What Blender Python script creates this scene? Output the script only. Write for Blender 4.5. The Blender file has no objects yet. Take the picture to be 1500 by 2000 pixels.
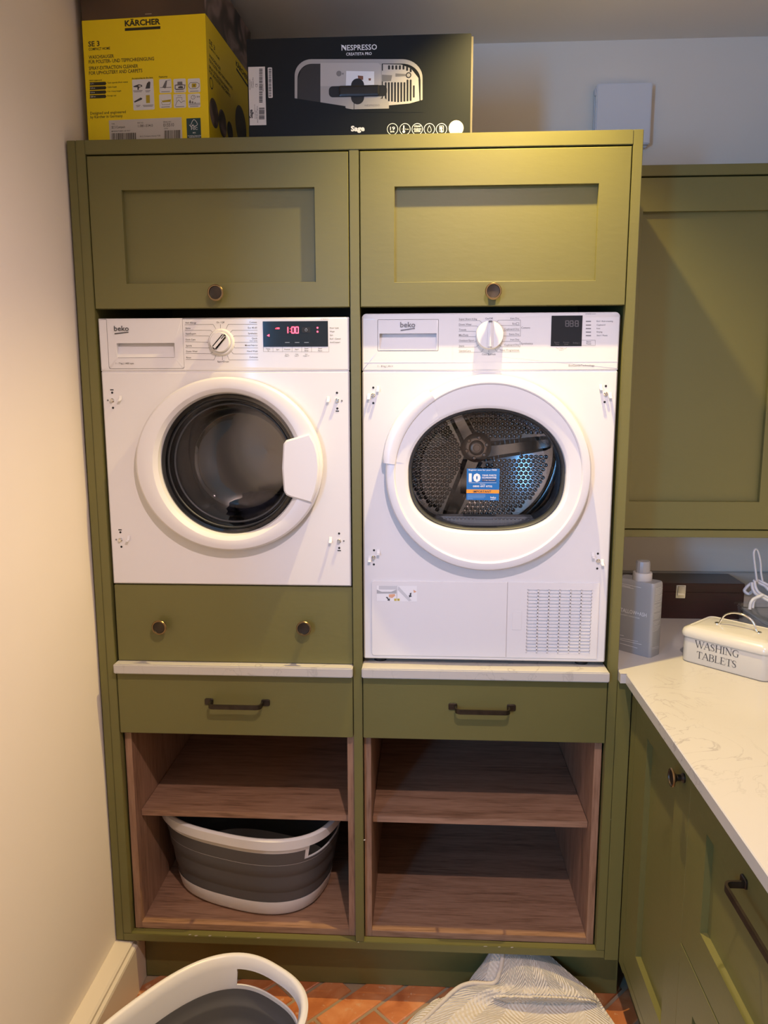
import bpy, bmesh, math, random
from mathutils import Vector, Matrix
random.seed(7)
D = bpy.data
COL = bpy.context.scene.collection
SC = bpy.context.scene

# ------------------------------------------------------------------ camera
CAM = Vector((0.167, -1.8479, 1.607)); YAW, PITCH, ROLL, FPX = -0.0541, -0.1583, -0.0019, 1507.0
_f = Vector((math.sin(YAW)*math.cos(PITCH), math.cos(YAW)*math.cos(PITCH), math.sin(PITCH)))
_r0 = Vector((math.cos(YAW), -math.sin(YAW), 0)); _u0 = _r0.cross(_f)
_r = _r0*math.cos(ROLL)+_u0*math.sin(ROLL); _u = -_r0*math.sin(ROLL)+_u0*math.cos(ROLL)
cd = D.cameras.new('camera'); cam = D.objects.new('camera', cd); COL.objects.link(cam)
cd.sensor_fit = 'VERTICAL'; cd.sensor_height = 36.0; cd.lens = FPX/2000*36.0; cd.clip_start = 0.02
cam.matrix_world = Matrix(((_r.x, _u.x, -_f.x, CAM.x), (_r.y, _u.y, -_f.y, CAM.y), (_r.z, _u.z, -_f.z, CAM.z), (0, 0, 0, 1)))
SC.camera = cam

# ------------------------------------------------------------------ light and exposure
vs = SC.view_settings
vs.view_transform = 'Standard'; vs.look = 'None'; vs.gamma = 1.0; vs.exposure = 0.0; vs.use_curve_mapping = False
w = D.worlds.new('world'); SC.world = w; w.use_nodes = True
w.node_tree.nodes['Background'].inputs[0].default_value = (0.55, 0.62, 0.75, 1)
w.node_tree.nodes['Background'].inputs[1].default_value = 0.03

def spot(name, loc, energy, col, size, blend, radius):
    l = D.lights.new(name, 'SPOT'); l.energy = energy; l.color = col
    l.spot_size = math.radians(size); l.spot_blend = blend; l.shadow_soft_size = radius
    o = D.objects.new(name, l); COL.objects.link(o); o.location = loc
    return o
SPOTS = [(0.355, -0.165, 2.585), (0.345, -1.45, 2.585)]
spot('downlight_front_offscreen', SPOTS[0], 132, (1.0, 0.745, 0.28), 110, 1.0, 0.012)
spot('downlight_middle_offscreen', SPOTS[1], 95, (1.0, 0.76, 0.74), 163, 0.65, 0.022)
al = D.lights.new('window_rear_offscreen', 'AREA'); al.shape = 'RECTANGLE'; al.size = 0.28; al.size_y = 0.98
al.energy = 46; al.color = (0.14, 0.45, 1.0)
ao = D.objects.new('window_rear_offscreen', al); COL.objects.link(ao)
ao.location = (-1.06, -3.05, 1.75); ao.rotation_euler = Vector((0, 1, 0)).to_track_quat('-Z', 'Z').to_euler()   # fills the rear window, facing into the room

# ------------------------------------------------------------------ helpers
def ray(u, v):
    return _f + _r*((u-750)/FPX) - _u*((v-1000)/FPX)
class Pl:
    """a flat plane: origin, two in-plane axes, normal towards the viewer; pixels turn into points on it"""
    def __init__(s, O, ex=(1, 0, 0), ez=(0, 0, 1), k=1.0):
        s.k = k
        s.O = Vector(O); s.ex = Vector(ex).normalized(); s.ez = Vector(ez).normalized(); s.n = s.ex.cross(s.ez)
    def at(s, uv):
        d = ray(*uv); t = (s.O-CAM).dot(s.n)/d.dot(s.n); p = CAM+d*t-s.O
        return p.dot(s.ex), p.dot(s.ez)
    def P(s, a, b, off=0.0):
        return s.O+s.ex*a+s.ez*b+s.n*(off*s.k)
    def W(s, uv, off=0.0):
        a, b = s.at(uv); return s.P(a, b, off)
def zone(x0, y0, sc):
    return lambda x, y: (x0+x/sc, y0+y/sc)
zK = zone(100, 0, 3.75); zN = zone(470, 50, 3.125); zW = zone(180, 600, 2.8846); zD = zone(690, 595, 2.7778)
zV = zone(190, 720, 2.9412); zT = zone(700, 720, 2.8846); zL = zone(700, 1110, 2.8846); zC = zone(1180, 1040, 4.6875)
zS = zone(340, 0, 6.6667)

WL = {}
def thing(name, label, cat, loc, group=None):
    o = D.objects.new(name, None); COL.objects.link(o); o.location = loc; o.empty_display_size = 0.05
    o['label'] = label; o['category'] = cat
    if group: o['group'] = group
    WL[o] = Vector(loc)
    return o
def tag(o, label, cat, group=None):
    o['label'] = label; o['category'] = cat
    if group: o['group'] = group
    return o
def fin(name, bm, mats, smooth=None):
    bmesh.ops.recalc_face_normals(bm, faces=bm.faces[:])
    me = D.meshes.new(name); bm.to_mesh(me); bm.free()
    for m in (mats if isinstance(mats, (list, tuple)) else [mats]): me.materials.append(m)
    if smooth is not None:
        me.shade_smooth(); me.set_sharp_from_angle(angle=math.radians(smooth))
    return me
def part(name, bm, mats, parent=None, smooth=None, kind=None, label=None, origin=None):
    """bm holds world coordinates; the object's origin is its parent's (or 'origin')"""
    o0 = Vector(origin) if origin is not None else (WL[parent] if parent else Vector((0, 0, 0)))
    if isinstance(bm, bmesh.types.BMesh):
        if o0.length: bmesh.ops.translate(bm, verts=bm.verts[:], vec=-o0)
        me = fin(name, bm, mats, smooth)
    else: me = bm
    o = D.objects.new(name, me); COL.objects.link(o)
    WL[o] = o0
    if parent: o.parent = parent; o.location = o0-WL[parent]
    else: o.location = o0
    if kind: o['kind'] = kind
    if label: o['label'] = label
    return o
def inst(name, me, parent, loc, rot=None):
    o = D.objects.new(name, me); COL.objects.link(o); o.parent = parent
    WL[o] = Vector(loc); o.location = WL[o]-WL[parent]
    if rot: o.rotation_euler = rot
    return o
def struct(name, bm, mats, smooth=None):
    o = part(name, bm, mats, None, smooth); o['kind'] = 'structure'; return o
B = bmesh.new
def box(bm, x0, x1, y0, y1, z0, z1, bev=0.0, mi=0, seg=2):
    vs_ = [bm.verts.new((x, y, z)) for x in (x0, x1) for y in (y0, y1) for z in (z0, z1)]
    F = [(0, 1, 3, 2), (4, 6, 7, 5), (0, 4, 5, 1), (2, 3, 7, 6), (0, 2, 6, 4), (1, 5, 7, 3)]
    fs = [bm.faces.new([vs_[i] for i in f]) for f in F]
    for f in fs: f.material_index = mi
    if bev:
        es = list({e for f in fs for e in f.edges})
        bmesh.ops.bevel(bm, geom=es, offset=bev, segments=seg, affect='EDGES', clamp_overlap=True, material=-1)
    return bm
def obox(bm, O, ex, ey, ez, a, b, c, bev=0.0, mi=0, seg=2):
    """box on free axes: spans a, b, c along ex, ey, ez from O"""
    O = Vector(O); ex = Vector(ex).normalized(); ey = Vector(ey).normalized(); ez = Vector(ez).normalized()
    vs_ = [bm.verts.new(O+ex*x+ey*y+ez*z) for x in a for y in b for z in c]
    F = [(0, 1, 3, 2), (4, 6, 7, 5), (0, 4, 5, 1), (2, 3, 7, 6), (0, 2, 6, 4), (1, 5, 7, 3)]
    fs = [bm.faces.new([vs_[i] for i in f]) for f in F]
    for f in fs: f.material_index = mi
    if bev:
        es = list({e for f in fs for e in f.edges})
        bmesh.ops.bevel(bm, geom=es, offset=bev, segments=seg, affect='EDGES', clamp_overlap=True, material=-1)
    return bm
def loft(bm, loops, closed=True, cap0=False, cap1=False, mi=0, mis=None):
    L = [[bm.verts.new(p) for p in lp] for lp in loops]
    n = len(L[0])
    for k in range(len(L)-1):
        for i in range(n if closed else n-1):
            j = (i+1) % n
            f = bm.faces.new((L[k][i], L[k][j], L[k+1][j], L[k+1][i])); f.material_index = mis[k] if mis else mi
    if cap0: bm.faces.new(L[0]).material_index = mis[0] if mis else mi
    if cap1: bm.faces.new(L[-1]).material_index = mis[-1] if mis else mi
    return L
def ell(cx, y, cz, a, b, n=96, e=2.0, e2=None):
    out = []
    for i in range(n):
        t = 2*math.pi*i/n; c, s = math.cos(t), math.sin(t)
        k = e if (s >= 0 or e2 is None) else e2
        out.append(Vector((cx+a*math.copysign(abs(c)**(2/k), c), y, cz+b*math.copysign(abs(s)**(2/k), s))))
    return out
def lathe(bm, prof, c, axis='y', n=32, mi=0, mis=None):
    """profile of (radius, distance along axis); closed with caps where radius is not 0"""
    c = Vector(c); loops = []
    ax = {'x': (Vector((0, 1, 0)), Vector((0, 0, 1)), Vector((1, 0, 0))), 'y': (Vector((1, 0, 0)), Vector((0, 0, 1)), Vector((0, 1, 0))),
          'z': (Vector((1, 0, 0)), Vector((0, 1, 0)), Vector((0, 0, 1)))}[axis]
    for r, h in prof:
        r = max(r, 1e-5)
        loops.append([c+ax[0]*(r*math.cos(2*math.pi*i/n))+ax[1]*(r*math.sin(2*math.pi*i/n))+ax[2]*h for i in range(n)])
    return loft(bm, loops, True, True, True, mi, mis)
def tube(bm, pts, r, n=10, mi=0, flat=1.0, cap=True):
    pts = [Vector(p) for p in pts]; loops = []
    t0 = (pts[1]-pts[0]).normalized()
    up = Vector((0, 0, 1)) if abs(t0.z) < 0.9 else Vector((0, 1, 0))
    s = t0.cross(up).normalized()
    for i, p in enumerate(pts):
        t = (pts[min(i+1, len(pts)-1)]-pts[max(i-1, 0)]).normalized()
        s = (s-t*s.dot(t)).normalized(); q = t.cross(s)
        loops.append([p+s*(r*math.cos(2*math.pi*k/n))+q*(r*flat*math.sin(2*math.pi*k/n)) for k in range(n)])
    loft(bm, loops, True, cap, cap, mi)
def spline(ctrl, per=8):
    P = [Vector(c) for c in ctrl]; P = [P[0]*2-P[1]]+P+[P[-1]*2-P[-2]]; out = []
    for i in range(1, len(P)-2):
        for k in range(per):
            t = k/per; a, b, c, d = P[i-1], P[i], P[i+1], P[i+2]
            out.append(0.5*((2*b)+(c-a)*t+(2*a-5*b+4*c-d)*t*t+(3*b-a-3*c+d)*t**3))
    out.append(P[-2]); return out
def rrect(x0, x1, z0, z1, r, seg=5):
    """rounded rectangle, counter-clockwise; r one radius or four (br, tr, tl, bl)"""
    rs = r if isinstance(r, (list, tuple)) else (r, r, r, r); out = []
    for (cx, cz, a0), q in zip(((x1, z0, -90), (x1, z1, 0), (x0, z1, 90), (x0, z0, 180)), rs):
        sx = -1 if cx == x1 else 1; sz = 1 if cz == z0 else -1
        for k in range(seg+1):
            a = math.radians(a0+90*k/seg); out.append((cx+sx*q+q*math.cos(a), cz+sz*q+q*math.sin(a)))
    return out
def plate(bm, poly, pl, d0, d1, bev=0.0, mi=0, back=True):
    """extrude a plane polygon from offset d0 to d1 with a small chamfer on the d1 face"""
    loops = [[pl.P(a, b, d0) for a, b in poly]]
    if bev:
        cx = sum(p[0] for p in poly)/len(poly); cz = sum(p[1] for p in poly)/len(poly)
        loops.append([pl.P(a, b, d1-bev) for a, b in poly])
        ins = []
        n = len(poly)
        for i in range(n):
            p0, p, p2 = Vector(poly[i-1]), Vector(poly[i]), Vector(poly[(i+1) % n])
            e1 = (p-p0); e2 = (p2-p)
            e1 = e1.normalized() if e1.length > 1e-9 else e2.normalized(); e2 = e2.normalized() if e2.length > 1e-9 else e1
            nn = (Vector((-e1.y, e1.x))+Vector((-e2.y, e2.x)))
            nn = nn.normalized() if nn.length > 1e-9 else Vector((0, 0))
            ins.append(p+nn*bev)
        area = sum(poly[i][0]*poly[(i+1) % n][1]-poly[(i+1) % n][0]*poly[i][1] for i in range(n))
        if area < 0: ins = [Vector(poly[i])*2-ins[i] for i in range(n)]
        loops.append([pl.P(q.x, q.y, d1) for q in ins])
    else: loops.append([pl.P(a, b, d1) for a, b in poly])
    loft(bm, loops, True, back, True, mi)
def flat(bm, pl, poly, off, mi=0):
    f = bm.faces.new([bm.verts.new(pl.P(a, b, off)) for a, b in poly]); f.material_index = mi
def prect(bm, pl, A, C, off, mi=0, r=0.0):
    """flat print between two corner pixels (top-left, bottom-right)"""
    x0, z1 = pl.at(A); x1, z0 = pl.at(C)
    flat(bm, pl, rrect(x0, x1, z0, z1, r) if r else [(x0, z0), (x1, z0), (x1, z1), (x0, z1)], off, mi)
def ppoly(bm, pl, uvs, off, mi=0):
    flat(bm, pl, [pl.at(q) for q in uvs], off, mi)
def pline(bm, pl, uvs, wd, off, mi=0):
    P = [Vector(pl.at(q)) for q in uvs]
    for a, b in zip(P, P[1:]):
        d = (b-a).normalized(); nn = Vector((-d.y, d.x))*wd/2; d = d*wd*0.3
        flat(bm, pl, [a-nn-d, b-nn+d, b+nn+d, a+nn-d], off, mi)
def pcirc(bm, pl, uv, r, off, mi=0, n=24, ring=0.0):
    a, b = pl.at(uv)
    if ring:
        o = [(a+r*math.cos(2*math.pi*i/n), b+r*math.sin(2*math.pi*i/n)) for i in range(n)]
        q = [(a+(r-ring)*math.cos(2*math.pi*i/n), b+(r-ring)*math.sin(2*math.pi*i/n)) for i in range(n)]
        loft(bm, [[pl.P(x, z, off) for x, z in o], [pl.P(x, z, off) for x, z in q]], True, mi=mi)
    else: flat(bm, pl, [(a+r*math.cos(2*math.pi*i/n), b+r*math.sin(2*math.pi*i/n)) for i in range(n)], off, mi)
_tc = {}
def glyphs(s, bold=0.0):
    k = (s, bold)
    if k not in _tc:
        cu = D.curves.new('t', 'FONT'); cu.body = s; cu.size = 1.0; cu.offset = bold; cu.resolution_u = 2; cu.fill_mode = 'FRONT'
        o = D.objects.new('t', cu); COL.objects.link(o)
        dg = bpy.context.evaluated_depsgraph_get(); me = D.meshes.new_from_object(o.evaluated_get(dg))
        V = [(v.co.x, v.co.y) for v in me.vertices]; Fc = [tuple(p.vertices) for p in me.polygons]
        D.objects.remove(o); D.curves.remove(cu); D.meshes.remove(me)
        _tc[k] = (V, Fc)
    return _tc[k]
_H = None
def text(bm, pl, s, uv, cap, u1=None, align='L', bold=0.0, off=0.0006, mi=0, rot=None, slant=0.0):
    """lettering: uv is the baseline start pixel, cap the capital height in pixels, u1 the pixel where the line ends"""
    global _H
    if _H is None: _H = max(y for _, y in glyphs('H')[0])
    V, Fc = glyphs(s, bold)
    if not V: return
    a0, b0 = pl.at(uv); _, b1 = pl.at((uv[0], uv[1]-cap)); k = (b1-b0)/_H
    x0 = min(v[0] for v in V); x1 = max(v[0] for v in V); kx = k
    if u1 is not None:
        a1, bb = pl.at(u1 if isinstance(u1, tuple) else (u1, uv[1])); kx = abs(a1-a0)/(x1-x0)
    shift = {'L': -x0, 'R': -x1, 'C': -(x0+x1)/2}[align]
    out = []
    for x, y in V:
        X = (x+shift)*kx+y*k*slant; Y = y*k
        if rot: X, Y = X*math.cos(rot)-Y*math.sin(rot), X*math.sin(rot)+Y*math.cos(rot)
        out.append(bm.verts.new(pl.P(a0+X, b0+Y, off)))
    for f in Fc:
        try: bm.faces.new([out[i] for i in f]).material_index = mi
        except ValueError: pass

# ------------------------------------------------------------------ materials
def mat(name, col, rough=0.5, metal=0.0, bump=None, vary=None, coat=0.0, spec=0.5, emit=None, sheen=0.0):
    m = D.materials.new(name); m.use_nodes = True; nt = m.node_tree; b = nt.nodes['Principled BSDF']
    b.inputs['Base Color'].default_value = (*col, 1); b.inputs['Roughness'].default_value = rough
    b.inputs['Metallic'].default_value = metal; b.inputs['Specular IOR Level'].default_value = spec
    b.inputs['Coat Weight'].default_value = coat; b.inputs['Coat Roughness'].default_value = 0.08
    b.inputs['Sheen Weight'].default_value = sheen
    if emit: b.inputs['Emission Color'].default_value = (*emit[0], 1); b.inputs['Emission Strength'].default_value = emit[1]
    tc = nt.nodes.new('ShaderNodeTexCoord')
    if vary:                                     # (scale, amount, stretch)
        mp = nt.nodes.new('ShaderNodeMapping'); nt.links.new(tc.outputs['Object'], mp.inputs[0])
        mp.inputs['Scale'].default_value = vary[2] if len(vary) > 2 else (1, 1, 1)
        n = nt.nodes.new('ShaderNodeTexNoise'); n.inputs['Scale'].default_value = vary[0]; n.inputs['Detail'].default_value = 5
        nt.links.new(mp.outputs[0], n.inputs['Vector'])
        r = nt.nodes.new('ShaderNodeValToRGB'); a = vary[1]
        r.color_ramp.elements[0].color = (*[c*(1-a) for c in col], 1); r.color_ramp.elements[1].color = (*[min(1, c*(1+a)) for c in col], 1)
        r.color_ramp.elements[0].position = 0.3; r.color_ramp.elements[1].position = 0.7
        nt.links.new(n.outputs[0], r.inputs[0]); nt.links.new(r.outputs[0], b.inputs['Base Color'])
    if bump:                                     # (scale, strength, stretch)
        mp = nt.nodes.new('ShaderNodeMapping'); nt.links.new(tc.outputs['Object'], mp.inputs[0])
        mp.inputs['Scale'].default_value = bump[2] if len(bump) > 2 else (1, 1, 1)
        n = nt.nodes.new('ShaderNodeTexNoise'); n.inputs['Scale'].default_value = bump[0]; n.inputs['Detail'].default_value = 4
        nt.links.new(mp.outputs[0], n.inputs['Vector'])
        bp = nt.nodes.new('ShaderNodeBump'); bp.inputs['Strength'].default_value = bump[1]; bp.inputs['Distance'].default_value = 0.002
        nt.links.new(n.outputs[0], bp.inputs['Height']); nt.links.new(bp.outputs[0], b.inputs['Normal'])
    return m
def thin_glass(name, tint, refl=1.0, rough=0.0):
    m = D.materials.new(name); m.use_nodes = True; nt = m.node_tree; nt.nodes.clear()
    o = nt.nodes.new('ShaderNodeOutputMaterial'); mx = nt.nodes.new('ShaderNodeMixShader')
    t = nt.nodes.new('ShaderNodeBsdfTransparent'); t.inputs[0].default_value = (*tint, 1)
    g = nt.nodes.new('ShaderNodeBsdfGlossy'); g.inputs['Roughness'].default_value = rough; g.inputs['Color'].default_value = (refl, refl, refl, 1)
    lw = nt.nodes.new('ShaderNodeLayerWeight'); lw.inputs[0].default_value = 0.5
    fr = nt.nodes.new('ShaderNodeMath'); fr.operation = 'POWER'; fr.inputs[1].default_value = 4.0
    f2 = nt.nodes.new('ShaderNodeMath'); f2.operation = 'MULTIPLY_ADD'; f2.inputs[1].default_value = 0.9; f2.inputs[2].default_value = 0.05
    nt.links.new(lw.outputs['Facing'], fr.inputs[0]); nt.links.new(fr.outputs[0], f2.inputs[0]); fr = f2
    nt.links.new(fr.outputs[0], mx.inputs[0]); nt.links.new(t.outputs[0], mx.inputs[1]); nt.links.new(g.outputs[0], mx.inputs[2])
    nt.links.new(mx.outputs[0], o.inputs[0]); return m
GREEN = mat('olive_paint', (0.142, 0.131, 0.038), 0.40, bump=(38, 0.12, (1, 1, 2.5)), vary=(3, 0.04))
def wood(name, stretch):
    m = D.materials.new(name); m.use_nodes = True; nt = m.node_tree; b = nt.nodes['Principled BSDF']
    tc = nt.nodes.new('ShaderNodeTexCoord'); mp = nt.nodes.new('ShaderNodeMapping'); mp.inputs['Scale'].default_value = stretch
    nt.links.new(tc.outputs['Object'], mp.inputs[0])
    n1 = nt.nodes.new('ShaderNodeTexNoise'); n1.inputs['Scale'].default_value = 2.2; n1.inputs['Detail'].default_value = 9; n1.inputs['Distortion'].default_value = 1.2
    n2 = nt.nodes.new('ShaderNodeTexNoise'); n2.inputs['Scale'].default_value = 14; n2.inputs['Detail'].default_value = 6
    for n in (n1, n2): nt.links.new(mp.outputs[0], n.inputs['Vector'])
    mx = nt.nodes.new('ShaderNodeMath'); mx.operation = 'MULTIPLY_ADD'; mx.inputs[1].default_value = 0.45; 
    ad = nt.nodes.new('ShaderNodeMath'); ad.operation = 'MULTIPLY'; ad.inputs[1].default_value = 0.55
    nt.links.new(n1.outputs[0], ad.inputs[0]); nt.links.new(n2.outputs[0], mx.inputs[0]); nt.links.new(ad.outputs[0], mx.inputs[2])
    r = nt.nodes.new('ShaderNodeValToRGB'); e = r.color_ramp.elements
    e[0].position = 0.33; e[0].color = (0.17, 0.085, 0.045, 1); e[1].position = 0.62; e[1].color = (0.37, 0.21, 0.125, 1)
    e.new(0.48).color = (0.30, 0.165, 0.095, 1)
    nt.links.new(mx.outputs[0], r.inputs[0]); nt.links.new(r.outputs[0], b.inputs['Base Color']); b.inputs['Roughness'].default_value = 0.5
    bp = nt.nodes.new('ShaderNodeBump'); bp.inputs['Strength'].default_value = 0.15; bp.inputs['Distance'].default_value = 0.001
    nt.links.new(mx.outputs[0], bp.inputs['Height']); nt.links.new(bp.outputs[0], b.inputs['Normal'])
    return m
OAKX = wood('oak_board', (1.3, 14, 14)); OAKZ = wood('oak_upright', (14, 14, 1.3))
def quartz():
    m = D.materials.new('quartz'); m.use_nodes = True; nt = m.node_tree; b = nt.nodes['Principled BSDF']
    tc = nt.nodes.new('ShaderNodeTexCoord')
    n = nt.nodes.new('ShaderNodeTexNoise'); n.inputs['Scale'].default_value = 6; n.inputs['Detail'].default_value = 8; n.inputs['Distortion'].default_value = 2.5
    nt.links.new(tc.outputs['Object'], n.inputs['Vector'])
    r = nt.nodes.new('ShaderNodeValToRGB'); e = r.color_ramp.elements
    e[0].position = 0.485; e[0].color = (0.49, 0.47, 0.43, 1); e[1].position = 0.515; e[1].color = (0.49, 0.47, 0.43, 1)
    e.new(0.5).color = (0.35, 0.335, 0.31, 1)
    n2 = nt.nodes.new('ShaderNodeTexNoise'); n2.inputs['Scale'].default_value = 2.4
    nt.links.new(tc.outputs['Object'], n2.inputs['Vector'])
    r2 = nt.nodes.new('ShaderNodeValToRGB'); r2.color_ramp.elements[0].position = 0.45; r2.color_ramp.elements[1].position = 0.65
    mx = nt.nodes.new('ShaderNodeMixRGB'); mx.inputs[1].default_value = (0.49, 0.47, 0.43, 1)
    nt.links.new(n.outputs[0], r.inputs[0]); nt.links.new(n2.outputs[0], r2.inputs[0])
    nt.links.new(r2.outputs[0], mx.inputs[0]); nt.links.new(r.outputs[0], mx.inputs[2]); nt.links.new(mx.outputs[0], b.inputs['Base Color'])
    b.inputs['Roughness'].default_value = 0.22
    return m
QUARTZ = quartz()
WALL = mat('wall_paint', (0.82, 0.74, 0.63), 0.75, bump=(6, 0.25), vary=(2, 0.02), spec=0.2)
WALLB = WALL
CEIL = mat('ceiling_paint', (0.83, 0.77, 0.69), 0.85, bump=(9, 0.1), spec=0.1)
TRIM = mat('cream_gloss', (0.72, 0.64, 0.50), 0.35, bump=(8, 0.1))
WHITE = mat('appliance_white', (0.72, 0.71, 0.71), 0.22, coat=0.3)
WHITE2 = mat('white_plastic', (0.72, 0.71, 0.71), 0.32)
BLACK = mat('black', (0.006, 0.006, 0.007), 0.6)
INK = mat('dark_ink', (0.05, 0.05, 0.055), 0.6)
INKL = mat('grey_ink', (0.17, 0.165, 0.17), 0.6)
STEEL = mat('drum_steel', (0.40, 0.375, 0.35), 0.17, 1.0)
BULK = mat('bulkhead_black', (0.02, 0.021, 0.023), 0.25)
CHROME = mat('chrome', (0.75, 0.75, 0.76), 0.12, 1.0)
RUBBER = mat('door_seal', (0.05, 0.052, 0.055), 0.45)
BRONZE = mat('aged_bronze', (0.055, 0.042, 0.03), 0.38, 0.8, vary=(30, 0.3))
BRASS = mat('worn_brass', (0.24, 0.16, 0.075), 0.3, 0.9)
GLASS = thin_glass('door_glass', (0.60, 0.61, 0.62), 1.0)
GLASS2 = thin_glass('dryer_glass', (0.78, 0.79, 0.80), 1.0)
DISP = mat('display_black', (0.012, 0.016, 0.022), 0.08)
LED = mat('red_led', (0.9, 0.05, 0.08), 0.5, emit=((1.0, 0.05, 0.09), 6.0))
LEDOFF = mat('unlit_digits', (0.10, 0.10, 0.11), 0.4)
PRINTW = mat('white_print', (0.78, 0.78, 0.78), 0.5)
TERRA_G = mat('grout', (0.34, 0.24, 0.14), 0.9, bump=(60, 0.4))

# ------------------------------------------------------------------ key measures (metres)
FL = -0.035
XW = -0.669                                       # left wall
XL0, XL1, C0, C1, XR1, XR0 = -0.669, -0.6216, -0.0111, 0.0111, 0.6229, 0.6447
XST = XL1-0.022
ZT, ZDT, ZDB, ZST, ZSB, ZD = 2.1735, 2.1415, 1.7952, 0.920, 0.8946, 0.727
ZRT, ZRB = 0.149, 0.127
YB = 0.60                                         # back wall
ZC = 2.60
XRW = 1.33

# ------------------------------------------------------------------ the room
def terracotta():
    m = D.materials.new('terracotta'); m.use_nodes = True; nt = m.node_tree; b = nt.nodes['Principled BSDF']
    tc = nt.nodes.new('ShaderNodeTexCoord'); oi = nt.nodes.new('ShaderNodeObjectInfo')
    ofs = nt.nodes.new('ShaderNodeVectorMath'); ofs.operation = 'ADD'
    nt.links.new(tc.outputs['Object'], ofs.inputs[0]); nt.links.new(oi.outputs['Location'], ofs.inputs[1])
    n = nt.nodes.new('ShaderNodeTexNoise'); n.inputs['Scale'].default_value = 11; n.inputs['Detail'].default_value = 6; n.inputs['Distortion'].default_value = 0.6
    nt.links.new(ofs.outputs[0], n.inputs['Vector'])
    r = nt.nodes.new('ShaderNodeValToRGB'); e = r.color_ramp.elements
    e[0].position = 0.3; e[0].color = (0.34, 0.095, 0.028, 1); e[1].position = 0.72; e[1].color = (0.62, 0.28, 0.12, 1)
    e.new(0.5).color = (0.50, 0.17, 0.055, 1)
    nt.links.new(n.outputs[0], r.inputs[0])
    hs = nt.nodes.new('ShaderNodeHueSaturation'); mr = nt.nodes.new('ShaderNodeMapRange'); mr.inputs[3].default_value = 0.75; mr.inputs[4].default_value = 1.2
    nt.links.new(oi.outputs['Random'], mr.inputs[0]); nt.links.new(mr.outputs[0], hs.inputs['Value']); nt.links.new(r.outputs[0], hs.inputs['Color'])
    n3 = nt.nodes.new('ShaderNodeTexNoise'); n3.inputs['Scale'].default_value = 45; n3.inputs['Detail'].default_value = 3
    nt.links.new(ofs.outputs[0], n3.inputs['Vector'])
    r3 = nt.nodes.new('ShaderNodeValToRGB'); r3.color_ramp.elements[0].position = 0.64; r3.color_ramp.elements[1].position = 0.72
    mx = nt.nodes.new('ShaderNodeMixRGB'); mx.inputs[2].default_value = (0.66, 0.42, 0.25, 1)
    ml = nt.nodes.new('ShaderNodeMath'); ml.operation = 'MULTIPLY'; ml.inputs[1].default_value = 0.55
    nt.links.new(n3.outputs[0], r3.inputs[0]); nt.links.new(r3.outputs[0], ml.inputs[0]); nt.links.new(ml.outputs[0], mx.inputs[0])
    nt.links.new(hs.outputs[0], mx.inputs[1]); nt.links.new(mx.outputs[0], b.inputs['Base Color']); b.inputs['Roughness'].default_value = 0.45
    bp = nt.nodes.new('ShaderNodeBump'); bp.inputs['Strength'].default_value = 0.3; bp.inputs['Distance'].default_value = 0.002
    nt.links.new(n.outputs[0], bp.inputs['Height']); nt.links.new(bp.outputs[0], b.inputs['Normal'])
    return m
TERRA = terracotta()
bm = B(); box(bm, -1.9, XRW, -3.0, YB, FL-0.05, FL-0.003); floor = struct('floor', bm, TERRA_G)
# diagonal terracotta tiles, each one its own piece
TWD, TLN, GR = 0.0752, 0.27, 0.0085
bm = B(); box(bm, -TLN/2, TLN/2, -TWD/2, TWD/2, -0.006, 0.0, 0.0025, seg=1)
tile_me = fin('tile', bm, TERRA, 40)
dA = math.radians(45.5); ca, sa = math.cos(dA), math.sin(dA)
for i in range(-40, 40):
    for j in range(-12, 12):
        a = j*(TLN+GR)+(0.5*(i % 2))*(TLN+GR)+0.03; b_ = i*(TWD+GR)-0.0105
        x = -0.02+a*ca-b_*sa; y = a*sa+b_*ca
        if -0.78 < x < 0.80 and -0.95 < y < 0.14:
            o = D.objects.new('tile', tile_me); COL.objects.link(o); o.parent = floor
            o.location = (x, y, FL+random.uniform(-0.0008, 0.0008)); o.rotation_euler = (0, 0, dA)
def wavy_wall():
    bm = B(); ny, nz = 40, 60; g = []
    for i in range(ny+1):
        row = []
        y = -1.82+(YB+1.82)*i/ny
        for k in range(nz+1):
            z = FL+(ZC-FL)*k/nz
            d = 0.004*math.sin(2.3*z+1.0)+0.0022*math.sin(7*z+3*y)+0.0018*math.sin(5*y+1.5)
            row.append(bm.verts.new((XW-0.002+d*min(1, 0.35+max(0, -y)*2), y, z)))
        g.append(row)
    for i in range(ny):
        for k in range(nz): bm.faces.new((g[i][k], g[i+1][k], g[i+1][k+1], g[i][k+1]))
    box(bm, XW-0.12, XW-0.012, -1.82, YB, FL, ZC)
    return bm
struct('wall_left', wavy_wall(), WALL, 60)
bm = B(); box(bm, -0.80, XRW+0.1, YB, YB+0.1, FL, ZC); struct('wall_back', bm, WALLB)
bm = B(); box(bm, XRW, XRW+0.1, -3.0, YB, FL, ZC); struct('wall_right', bm, WALLB)
bm = B(); box(bm, -1.9, XW-0.12, -1.82, -1.72, FL, ZC); struct('wall_left_return', bm, WALL)
bm = B(); box(bm, -2.0, -1.9, -3.0, -1.72, FL, ZC); struct('wall_far_left', bm, WALL)
bm = B()                                          # rear wall with a narrow window opening
box(bm, -2.0, -1.24, -3.1, -3.0, FL, ZC); box(bm, -0.88, XRW+0.1, -3.1, -3.0, FL, ZC)
box(bm, -1.24, -0.88, -3.1, -3.0, FL, 1.22); box(bm, -1.24, -0.88, -3.1, -3.0, 2.28, ZC)
struct('wall_rear', bm, WALL)
bm = B()
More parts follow.
